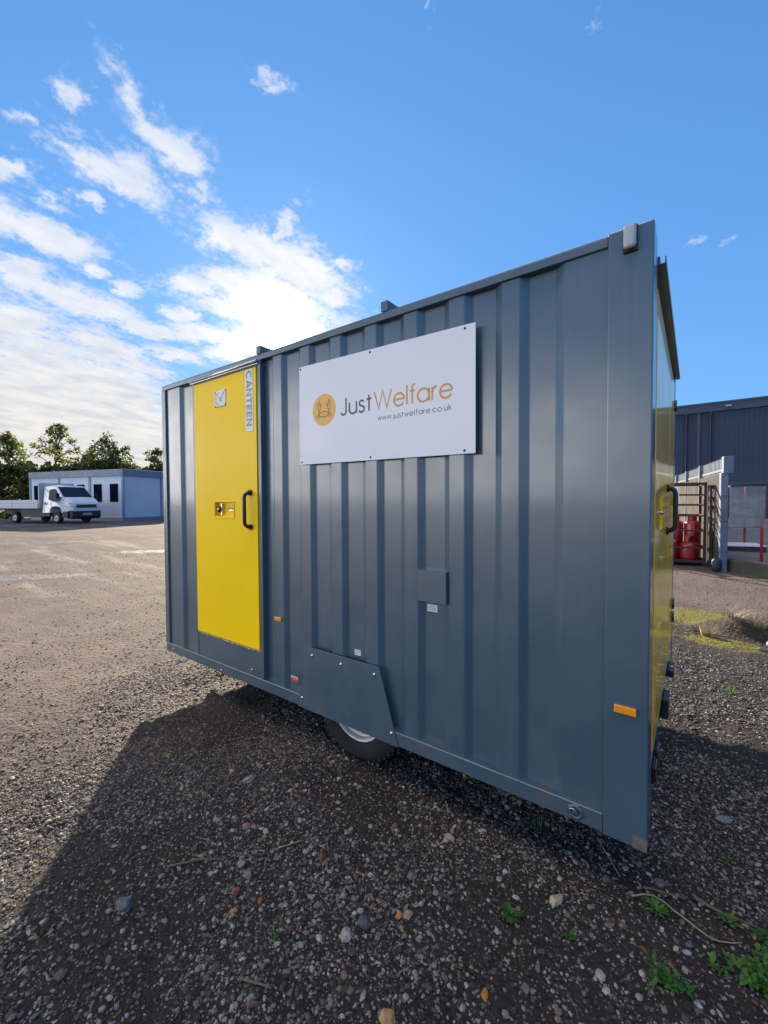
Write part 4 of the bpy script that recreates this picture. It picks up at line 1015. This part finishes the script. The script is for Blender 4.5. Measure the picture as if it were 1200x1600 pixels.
bn = MB(); bn.prism([(0.56, 1.555), (0.88, 1.435), (1.09, 1.26), (1.165, 1.13), (1.10, 1.14), (0.86, 1.36), (0.56, 1.50)], 'y', -0.70, 0.70); bn.build('bonnet', M_tw, tk, bevel=0.02)
wpr = MB(); wpr.tube([(0.50, -0.5, 1.62), (0.36, 0.05, 1.78)], 0.012, 5); wpr.tube([(0.50, 0.15, 1.62), (0.36, 0.65, 1.78)], 0.012, 5); wpr.build('wipers', M_tb, tk)
ws = MB()
wp = [(-0.035, 2.15), (0.515, 1.575)]
ws.add([(wp[0][0]+0.012, -0.78, wp[0][1]+0.012), (wp[0][0]+0.012, 0.78, wp[0][1]+0.012), (wp[1][0]+0.014, 0.86, wp[1][1]+0.014), (wp[1][0]+0.014, -0.86, wp[1][1]+0.014),
        (wp[0][0]-0.02, -0.78, wp[0][1]-0.02), (wp[0][0]-0.02, 0.78, wp[0][1]-0.02), (wp[1][0]-0.02, 0.86, wp[1][1]-0.02), (wp[1][0]-0.02, -0.86, wp[1][1]-0.02)], [(0, 1, 2, 3), (4, 7, 6, 5), (0, 4, 5, 1), (1, 5, 6, 2), (2, 6, 7, 3), (3, 7, 4, 0)], False)
ws.build('windscreen', M_tg, tk)
g = MB(); g.prism([(1.05, 1.12), (1.165, 1.10), (1.19, 1.00), (1.19, 0.93), (1.05, 0.92)], 'y', -0.62, 0.62); g.build('grille', M_tb, tk, bevel=0.02)
g = MB(); g.prism([(1.20, 0.70), (1.14, 0.78), (0.98, 0.78), (0.60, 0.74), (0.52, 0.36), (1.08, 0.26), (1.21, 0.38)], 'y', -0.88, 0.88); g.prism([(0.55, 0.72), (0.95, 0.72), (0.95, 0.34), (0.50, 0.38)], 'y', -0.985, 0.985); g.build('bumper', M_tb, tk, bevel=0.04)
npp = MB(); npp.box(1.215, 1.225, -0.26, 0.26, 0.50, 0.61); npo = npp.build('number_plate', M_white, tk)
npt = MB(); rr = random.Random(2)
for i in range(7): 
    y = -0.22+i*0.065+(0.02 if i > 3 else 0); npt.box(1.2255, 1.228, y, y+0.04, 0.52, 0.59)
npt.build('print', M_tb, npo)
sk = MB(); sk.box(-1.04, -0.5, -0.95, 0.95, 0.42, 0.60); sk.build('sill', M_tb, tk, bevel=0.02)
def twheel(x, y):
    r_ = bpy.data.objects.new('wheel', None); COL.objects.link(r_); r_.parent = tk
    sg = -1 if y < 0 else 1
    w = MB(); w.lathe([(0.20, y+sg*0.10), (0.30, y+sg*0.11), (0.345, y+sg*0.08), (0.35, y), (0.345, y-sg*0.10), (0.20, y-sg*0.11)], (x, 0, 0.35), 'y', 28); w.build('tyre', M_rubber, r_)
    w = MB(); w.lathe([(0.20, y+sg*0.095), (0.17, y+sg*0.06), (0.10, y+sg*0.05), (0.07, y+sg*0.09), (0.0, y+sg*0.09)], (x, 0, 0.35), 'y', 24); w.build('rim', M_rim, r_)
for x in (0, -3.46):
    for y in (-0.86, 0.86): twheel(x, y)
MB().box(-5.2, -0.9, -0.42, 0.42, 0.55, 0.90).build('chassis', M_chassis, tk)
for sg in (-1, 1): MB().box(-2.9, -1.0, *sorted((sg*0.55, sg*0.93)), 0.38, 0.915).build('side_locker', M_tb, tk, bevel=0.02)
bd = MB(); bd.box(-5.6, -1.27, -1.05, 1.05, 0.92, 1.04); bd.build('bed', M_galv, tk, bevel=0.01)
M_drop = mat('white_dropside_paint', rough=0.45, fn=worn((0.50, 0.53, 0.57), 0.05, 0.45, 3, 0.12))
for sg in (-1, 1):
    for (a, b2) in ((-5.6, -3.42), (-3.38, -1.28)):
        y0_, y1_ = sorted((sg*1.055, sg*1.09)); d = MB(); d.box(a, b2, y0_, y1_, 0.90, 1.40); d.box(a, b2, *sorted((sg*1.0905, sg*1.105)), 1.03, 1.07); d.box(a, b2, *sorted((sg*1.0905, sg*1.105)), 1.20, 1.24); d.build('dropside', M_drop, tk, bevel=0.008)
hb = MB(); hb.box(-1.26, -1.20, -1.05, 1.05, 0.92, 1.42)
for y in (-1.02, -0.35, 0.35, 1.02): hb.box(-1.26, -1.20, y-0.03, y+0.03, 1.4205, 2.36)
hb.box(-1.26, -1.20, -1.05, 1.05, 2.3605, 2.42); hb.box(-1.25, -1.21, -0.985, 0.985, 1.4205, 2.35)
hb.build('headboard', M_drop, tk, bevel=0.006)
tb = MB(); tb.box(-5.64, -5.605, -1.05, 1.05, 0.90, 1.40); tb.build('tailboard', M_drop, tk)

# ---------------- trees
def leaf_mat(name, c0, c1, tr=0.45):
    m = bpy.data.materials.new(name); m.use_nodes = True; t = NT(m.node_tree); p = t.N['Principled BSDF']
    c = objco(t); n_ = t.noise(c, 2.2, 4, 0.6); n2 = t.noise(c, 13, 2, 0.5)
    col = t.mix(t.mr(t.m('ADD', t.m('MULTIPLY', n_, 0.6), t.m('MULTIPLY', n2, 0.4)), 0.35, 0.65), c0, c1)
    t.L.new(col, p.inputs['Base Color']); p.inputs['Roughness'].default_value = 0.55
    tl = t.n('ShaderNodeBsdfTranslucent'); t.L.new(t.v('MULTIPLY', col, (1.5, 1.7, 0.7)), tl.inputs[0])
    mx = t.n('ShaderNodeMixShader'); mx.inputs[0].default_value = tr
    t.L.new(p.outputs[0], mx.inputs[1]); t.L.new(tl.outputs[0], mx.inputs[2]); t.L.new(mx.outputs[0], t.N['Material Output'].inputs[0])
    return m
M_leafA = leaf_mat('olive_foliage', (0.050, 0.062, 0.026), (0.150, 0.160, 0.055))
M_leafB = leaf_mat('dark_foliage', (0.030, 0.040, 0.024), (0.085, 0.100, 0.045), 0.4)
M_bark = mat('bark', rough=0.9, spec=0.1, fn=worn((0.06, 0.048, 0.036), 0.4, 0.9, 8, bump=0.6, bscale=30))
def leaf_quads(C, rad, per, size, flat=0.8):
    """C (n,3) cluster centres; returns verts, faces"""
    n = len(C)*per; c = np.repeat(C, per, 0); rr = np.repeat(rad, per)
    d = rng.normal(size=(n, 3)); d /= np.linalg.norm(d, axis=1)[:, None]
    pos = c+d*(rr*rng.random(n)**0.45)[:, None]*np.array([1, 1, flat])
    a = rng.normal(size=(n, 3)); a /= np.linalg.norm(a, axis=1)[:, None]
    b = np.cross(a, rng.normal(size=(n, 3))); b /= np.linalg.norm(b, axis=1)[:, None]
    s = size*(0.6+0.8*rng.random(n))[:, None]; a = a*s; b = b*s*0.55
    V = np.stack([pos-a, pos+b, pos+a, pos-b], 1).reshape(-1, 3); F = np.arange(n*4).reshape(-1, 4)
    return V, F
def tree(name, label, x, y, gz, top, rad, trunk_h, nclust, per, size, lm, squash=1.0, group='trees beyond the modular building'):
    root = empty(name, (x, y, gz), 0, label, 'tree', group); h = top-gz
    lr = random.Random(int(abs(x)*100)); cz0 = trunk_h; C, R = [], []
    for i in range(nclust):
        t_ = lr.random(); z = cz0+(h-cz0)*(t_**0.85)
        prof = math.sin(math.pi*min(1, 0.18+0.80*(z-cz0)/(h-cz0)))**0.7*(0.75+0.35*lr.random())
        a = lr.uniform(0, 2*math.pi); rr = rad*prof*math.sqrt(lr.random())
        C.append((rr*math.cos(a), rr*math.sin(a), z-0.12)); R.append(rad*lr.uniform(0.10, 0.27))
    C = np.array(C); R = np.array(R); per = int(per*0.62); size = size*0.9
    tr = MB(); pts = [(0, 0, -0.1)]; 
    for k_ in range(1, 6): pts.append((0.10*lr.uniform(-1, 1)*k_, 0.1*lr.uniform(-1, 1)*k_, h*0.86*k_/5))
    tr.tube(pts, [0.17, 0.14, 0.11, 0.08, 0.05, 0.02], 8)
    for c in C[:: max(1, nclust//26)]:
        k_ = max(0.15, min(0.85, (c[2]-0.9)/(h*0.86))); i = int(k_*5); f = k_*5-i; a = Vector(pts[i]).lerp(Vector(pts[min(i+1, 5)]), f)
        mid = a.lerp(Vector(c), 0.5)+Vector((lr.uniform(-.15, .15), lr.uniform(-.15, .15), 0.12)); tr.tube([a, mid, c], [0.045, 0.028, 0.01], 5, cap=False)
    tr.build('trunk', M_bark, root, recalc=False)
    V, F = leaf_quads(C, R, per, size)
    o = fast_mesh('crown', V, F, 4, lm, smooth=False); o.parent = root
    return root
tree('broadleaf_tree', 'tall thin-crowned tree behind the truck cab with sky showing through', -40.4, 10.6, 0.3, 8.35, 2.0, 1.6, 85, 52, 0.125, M_leafA)
tree('broadleaf_tree', 'rounded bushy tree rising over the middle of the modular building', -36.65, 13.3, 0.3, 7.45, 2.15, 1.5, 110, 62, 0.12, M_leafB)
tree('broadleaf_tree', 'low spiky tree rising over the right-hand end of the modular building', -33.4, 15.6, 0.3, 6.1, 1.7, 1.4, 60, 48, 0.13, M_leafB)
tree('broadleaf_tree', 'leafy tree above the truck bed at the left edge', -43.6, 8.1, 0.3, 7.45, 2.1, 1.4, 95, 55, 0.125, M_leafA)
tree('broadleaf_tree', 'dark spreading tree at the far left edge behind the hedge', -46.0, 5.6, 0.3, 7.3, 2.6, 1.4, 110, 55, 0.13, M_leafB)
tree('broadleaf_tree', 'small yellow-green tree between the tall tree and the bushy tree', -39.0, 12.6, 0.3, 6.1, 1.7, 1.0, 70, 55, 0.12, M_leafA)
tree('broadleaf_tree', 'leafy tree just outside the left of the hedge', -48.0, 1.0, 0.3, 6.8, 2.8, 1.2, 110, 50, 0.14, M_leafA)
# tall rough hedge between them: nobody could count its stems
hc = []
for i in range(900):
    t_ = rng.random(); x = -45.5+13.5*t_; y = 1.5+15.8*t_
    top = 4.6-0.9*abs(math.sin(t_*9))+0.5*rng.random()
    hc.append((x+rng.normal()*0.6, y+rng.normal()*0.6, 0.3+top*rng.random()**0.8))
V, F = leaf_quads(np.array(hc), np.full(len(hc), 0.55), 46, 0.14)
tag(fast_mesh('hedge', V, F, 4, leaf_mat('hedge_foliage', (0.024, 0.034, 0.014), (0.085, 0.095, 0.026), 0.35), smooth=False), 'dark green overgrown hedge behind the truck', 'hedge', kind='stuff')

# ================================================================== SMALL THINGS ON THE GROUND
def gz(x, y): return float(ground_h(np.array([x]), np.array([y]))[0])
def weed_mat(name, c):
    return leaf_mat(name, tuple(v*0.55 for v in c), tuple(v*1.2 for v in c), 0.35)
M_w1 = weed_mat('bright_green_leaf', (0.050, 0.165, 0.022)); M_w2 = weed_mat('grass_green', (0.085, 0.22, 0.030)); M_straw = mat('dry_straw', rough=0.8, fn=worn((0.30, 0.24, 0.13), 0.35, 0.8, 30))
def rosette(x, y, r, nl, label, m=M_w1, lift=0.4, lobes=True, sz=1.0):
    lr = random.Random(int(x*1000+y*77)); b = MB()
    for i in range(nl):
        a = lr.uniform(0, 6.28); big = r > 0.07; L = (0.028+r*0.12 if big else r*0.75)*lr.uniform(0.5, 1.1); w = L*lr.uniform(0.34, 0.55)*(0.5+0.5*sz); el = lr.uniform(0.1, lift*1.6)
        pts = []; d = Vector((math.cos(a), math.sin(a), 0)); sd_ = Vector((-d.y, d.x, 0)); a3 = lr.uniform(0, 6.28); base = Vector((math.cos(a3), math.sin(a3), 0))*(r*0.95*math.sqrt(lr.random())*(0.6+0.4*math.sin(a3*3+x*9))) if big else d*lr.uniform(0, r*0.3)
        prof = [0.12, 0.15, 0.65, 1.0, 0.7, 0.95, 0.55, 0.0] if lobes else [0.3, 0.7, 1.0, 1.0, 0.8, 0.6, 0.3, 0.0]
        vs = []
        for k_, pw in enumerate(prof):
            t_ = k_/7; p = base+d*L*t_*math.cos(el)+Vector((0, 0, L*math.sin(el)*t_*(1-0.45*t_)+0.004+0.002*i/ nl))
            vs += [p-sd_*w*pw*0.5+Vector((0, 0, 0.12*w*pw)), p, p+sd_*w*pw*0.5+Vector((0, 0, 0.12*w*pw))]
        b.add(vs, [f for k_ in range(7) for f in ((3*k_, 3*k_+1, 3*k_+4, 3*k_+3), (3*k_+1, 3*k_+2, 3*k_+5, 3*k_+4))], True)
    root = b.build('weed', m, recalc=False, loc=(x, y, gz(x, y)+0.004))
    return tag(root, label, 'weed')
def tuft(x, y, r, n, h, label, m=M_w2, cat='grass tuft', name='grass_tuft', lean=0.5, width=0.0022):
    lr = random.Random(int(x*999+y*55)); b = MB()
    for i in range(n):
        a = lr.uniform(0, 6.28); q = Vector((math.cos(a), math.sin(a), 0))*r*math.sqrt(lr.random())*0.7; a2 = a+lr.uniform(-0.7, 0.7)
        d = Vector((math.cos(a2), math.sin(a2), 0)); s_ = Vector((-d.y, d.x, 0)); H = h*lr.uniform(0.45, 1.1); ln_ = lean*H*lr.uniform(0.5, 1.6)
        vs = []
        for k_ in range(5):
            t_ = k_/4; p = q+d*ln_*t_*t_+Vector((0, 0, H*t_*(1-0.25*t_*lean))); w = width*(1-t_*0.85)
            vs += [p-s_*w, p+s_*w]
        b.add(vs, [(2*k_, 2*k_+1, 2*k_+3, 2*k_+2) for k_ in range(4)], True)
    return tag(b.build(name, m, recalc=False, loc=(x, y, gz(x, y)-0.002)), label, cat)
rosette(3.19, -0.29, 0.055, 26, 'small bright green weed alone in the shaded gravel below the trailer', lift=0.5)
rosette(3.38, -0.23, 0.034, 12, 'tiny low weed right of the lone bright green weed')
rosette(3.63, 0.04, 0.06, 22, 'feathery weed beside the dry twigs near the trailer corner', M_w2, 0.9, False, 0.5)
rosette(3.67, -0.20, 0.075, 90, 'spreading weed near the bottom edge left of the big green patch', M_w1, 0.7, False, 0.6)
rosette(3.93, -0.02, 0.15, 330, 'large bright green weed patch at the bottom right corner', M_w2, 0.9, False, 0.45)
rosette(3.99, 0.17, 0.09, 150, 'green weed clump just behind the large corner patch', M_w1, 0.9, False, 0.45)
rosette(3.85, 0.16, 0.045, 24, 'small weed by the end of the thick twig', M_w2, 0.8, False, 0.6)
rosette(3.86, 0.50, 0.035, 14, 'small yellow-green weed in the shadow right of the trailer corner', M_w2, 0.8, False, 0.6)
rosette(4.13, 0.62, 0.05, 16, 'yellow-green weed near the right edge in shadow', M_w2, 0.8, False, 0.6)
tuft(2.53, -0.86, 0.02, 16, 0.05, 'little grass tuft in the gravel at bottom centre-left')
tuft(1.20, -0.55, 0.02, 12, 0.04, 'tiny grass tuft near the shadow edge')
tuft(4.36, 2.25, 0.10, 60, 0.09, 'sunlit green grass tuft on the gravel right of the trailer')
tuft(3.98, 2.6, 0.05, 26, 0.06, 'small sunlit grass tuft close to the trailer end')
tuft(4.2, 1.55, 0.07, 30, 0.07, 'straw-coloured grass tuft at the edge of the shadow', M_straw)
tuft(2.95, 0.30, 0.08, 30, 0.06, 'dry grass tuft under the bottom rail of the trailer', M_straw, lean=1.2)
tuft(3.15, 0.22, 0.05, 18, 0.05, 'thin green grass under the trailer near the corner')
for (x, y, n_, h_, l) in [(4.35, 4.62, 60, 0.14, 'dry straw tuft on top of the soil mound'), (4.62, 4.72, 50, 0.16, 'dry straw tuft at the right of the soil mound'), (4.10, 4.70, 34, 0.12, 'dry straw tuft at the left of the soil mound')]:
    tuft(x, y, 0.16, n_, h_, l, M_straw, lean=1.3, width=0.004)
def twig(pts, r, label, m=M_straw):
    P = []
    for i, (x, y, dz) in enumerate(pts): P.append((x, y, gz(x, y)+r*0.8+dz))
    V_ = [Vector(p) for p in P]; Q_ = []
    for i in range(len(V_)-1):
        a, b2, c, d = V_[max(i-1, 0)], V_[i], V_[i+1], V_[min(i+2, len(V_)-1)]
        for k_ in range(5):
            u_ = k_/5; Q_.append(0.5*((2*b2)+(c-a)*u_+(2*a-5*b2+4*c-d)*u_**2+(3*b2-a-3*c+d)*u_**3)+Vector((rnd.uniform(-1, 1), rnd.uniform(-1, 1), rnd.uniform(-0.3, 0.6)))*r*0.5)
    Q_.append(V_[-1]); P = Q_
    b = MB(); b.tube(P, [r*(1-0.5*i/(len(P)-1)) for i in range(len(P))], 6)
    return tag(b.build('twig', m), label, 'twig')
M_twig = mat('grey_brown_twig', rough=0.85, fn=worn((0.13, 0.095, 0.06), 0.3, 0.85, 40))
twig([(3.55, 0.05, 0.02), (3.62, 0.10, 0.015), (3.70, 0.07, 0.02), (3.80, 0.05, 0.01), (3.88, 0.09, 0.006)], 0.0035, 'long thin curved dry twig near the trailer corner')
twig([(3.58, 0.12, 0.015), (3.66, 0.14, 0.02), (3.72, 0.17, 0.012)], 0.004, 'short brown twig behind the long curved one', M_twig)
twig([(3.74, 0.19, 0.02), (3.83, 0.17, 0.015), (3.93, 0.20, 0.01)], 0.0055, 'thick brown twig lying left of the green corner weeds', M_twig)
twig([(3.39, 0.28, 0.02), (3.50, 0.12, 0.02)], 0.0022, 'fine pale stem lying below the trailer corner')
twig([(1.95, -0.95, 0.01), (2.02, -0.86, 0.012), (2.10, -0.80, 0.01)], 0.005, 'dark brown twig in the gravel at lower left', M_twig)
twig([(2.25, -0.62, 0.012), (2.31, -0.52, 0.01)], 0.003, 'thin straw stem in the middle of the gravel')
twig([(2.55, -1.02, 0.01), (2.66, -0.98, 0.012)], 0.005, 'short brown twig near the bottom edge', M_twig)
twig([(3.86, 4.33, 0.01), (4.02, 4.26, 0.03), (4.20, 4.20, 0.02)], 0.012, 'weathered stick lying in front of the soil mound', M_twig)
def rock(x, y, s, col, label, sq=(1.0, 0.75, 0.6), rz=0.5):
    v, f = ico(); v, f = subdiv(v, f); v, f = subdiv(v, f); lr = np.random.default_rng(int(x*100+1000+y*10))
    d = np.array([mnoise.noise(Vector(p)*1.3+Vector((x*9, y*7, 0))) for p in v]); v = v*(1+0.35*d[:, None])*np.array(sq)*s*0.5
    for _ in range(7):     # chip flat facets off it
        nrm = lr.normal(size=3); nrm /= np.linalg.norm(nrm); k_ = v@nrm; lim = 0.72*k_.max(); v -= np.clip(k_-lim, 0, None)[:, None]*nrm
    c, q = math.cos(rz), math.sin(rz); v = v@np.array([[c, q, 0], [-q, c, 0], [0, 0, 1]])
    cols = np.tile(np.array([[*col, 1.0]]), (len(v), 1)); o = fast_mesh('stone', v, f, 3, M_stone, smooth=False, colors=cols)
    o.location = (x, y, gz(x, y)+s*sq[2]*0.24); return tag(o, label, 'stone')
rock(3.31, -0.13, 0.062, (0.42, 0.36, 0.24), 'cream elongated stone left of the small weeds', (1.2, 0.6, 0.6), 1.2)
rock(2.85, -0.54, 0.038, (0.46, 0.19, 0.05), 'orange brick chip in the middle of the gravel', (1.0, 0.55, 0.5), 1.0)
rock(2.77, -0.64, 0.056, (0.075, 0.08, 0.10), 'round dark blue-grey stone beside the pinkish stone', (1, 0.9, 0.7))
rock(2.74, -0.71, 0.050, (0.30, 0.25, 0.235), 'pinkish-white round stone beside the dark stone', (0.9, 0.95, 0.7))
rock(3.21, -0.58, 0.040, (0.46, 0.18, 0.04), 'orange brown stone near the bottom edge', (1.1, 0.6, 0.5), 2.0)
rock(3.00, -0.82, 0.052, (0.42, 0.24, 0.11), 'tan and cream stone at the very bottom edge', (1.0, 0.8, 0.7))
rock(1.75, -0.42, 0.065, (0.26, 0.24, 0.23), 'pale standing stone in the left part of the shadow', (1.25, 0.6, 0.6), 1.4)
rock(2.02, -0.62, 0.045, (0.28, 0.15, 0.12), 'pinkish brick-coloured stone among the gravel at centre left')
rock(1.98, -1.13, 0.075, (0.12, 0.12, 0.125), 'large grey stone near the lower left')
rock(3.86, 0.50+0.30, 0.07, (0.16, 0.18, 0.20), 'pale grey flat stone in the shadow right of the trailer', (1.2, 0.7, 0.5), 0.4)
rock(3.84, 4.36, 0.14, (0.40, 0.30, 0.13), 'yellowish lump of broken block in front of the mound', (0.8, 0.7, 1.2))
rock(4.44, 4.28, 0.15, (0.17, 0.16, 0.145), 'pale rounded stone at the right of the moss', (1.3, 0.9, 0.6), 0.1)
rock(4.33, 4.02, 0.09, (0.16, 0.145, 0.13), 'smaller pale stone in front of the rounded one', (1.3, 0.8, 0.5), 0.1)
rock(3.42, 3.35, 0.09, (0.32, 0.31, 0.29), 'white flinty stone close to the trailer end', (1.3, 0.8, 0.6), 0.1)
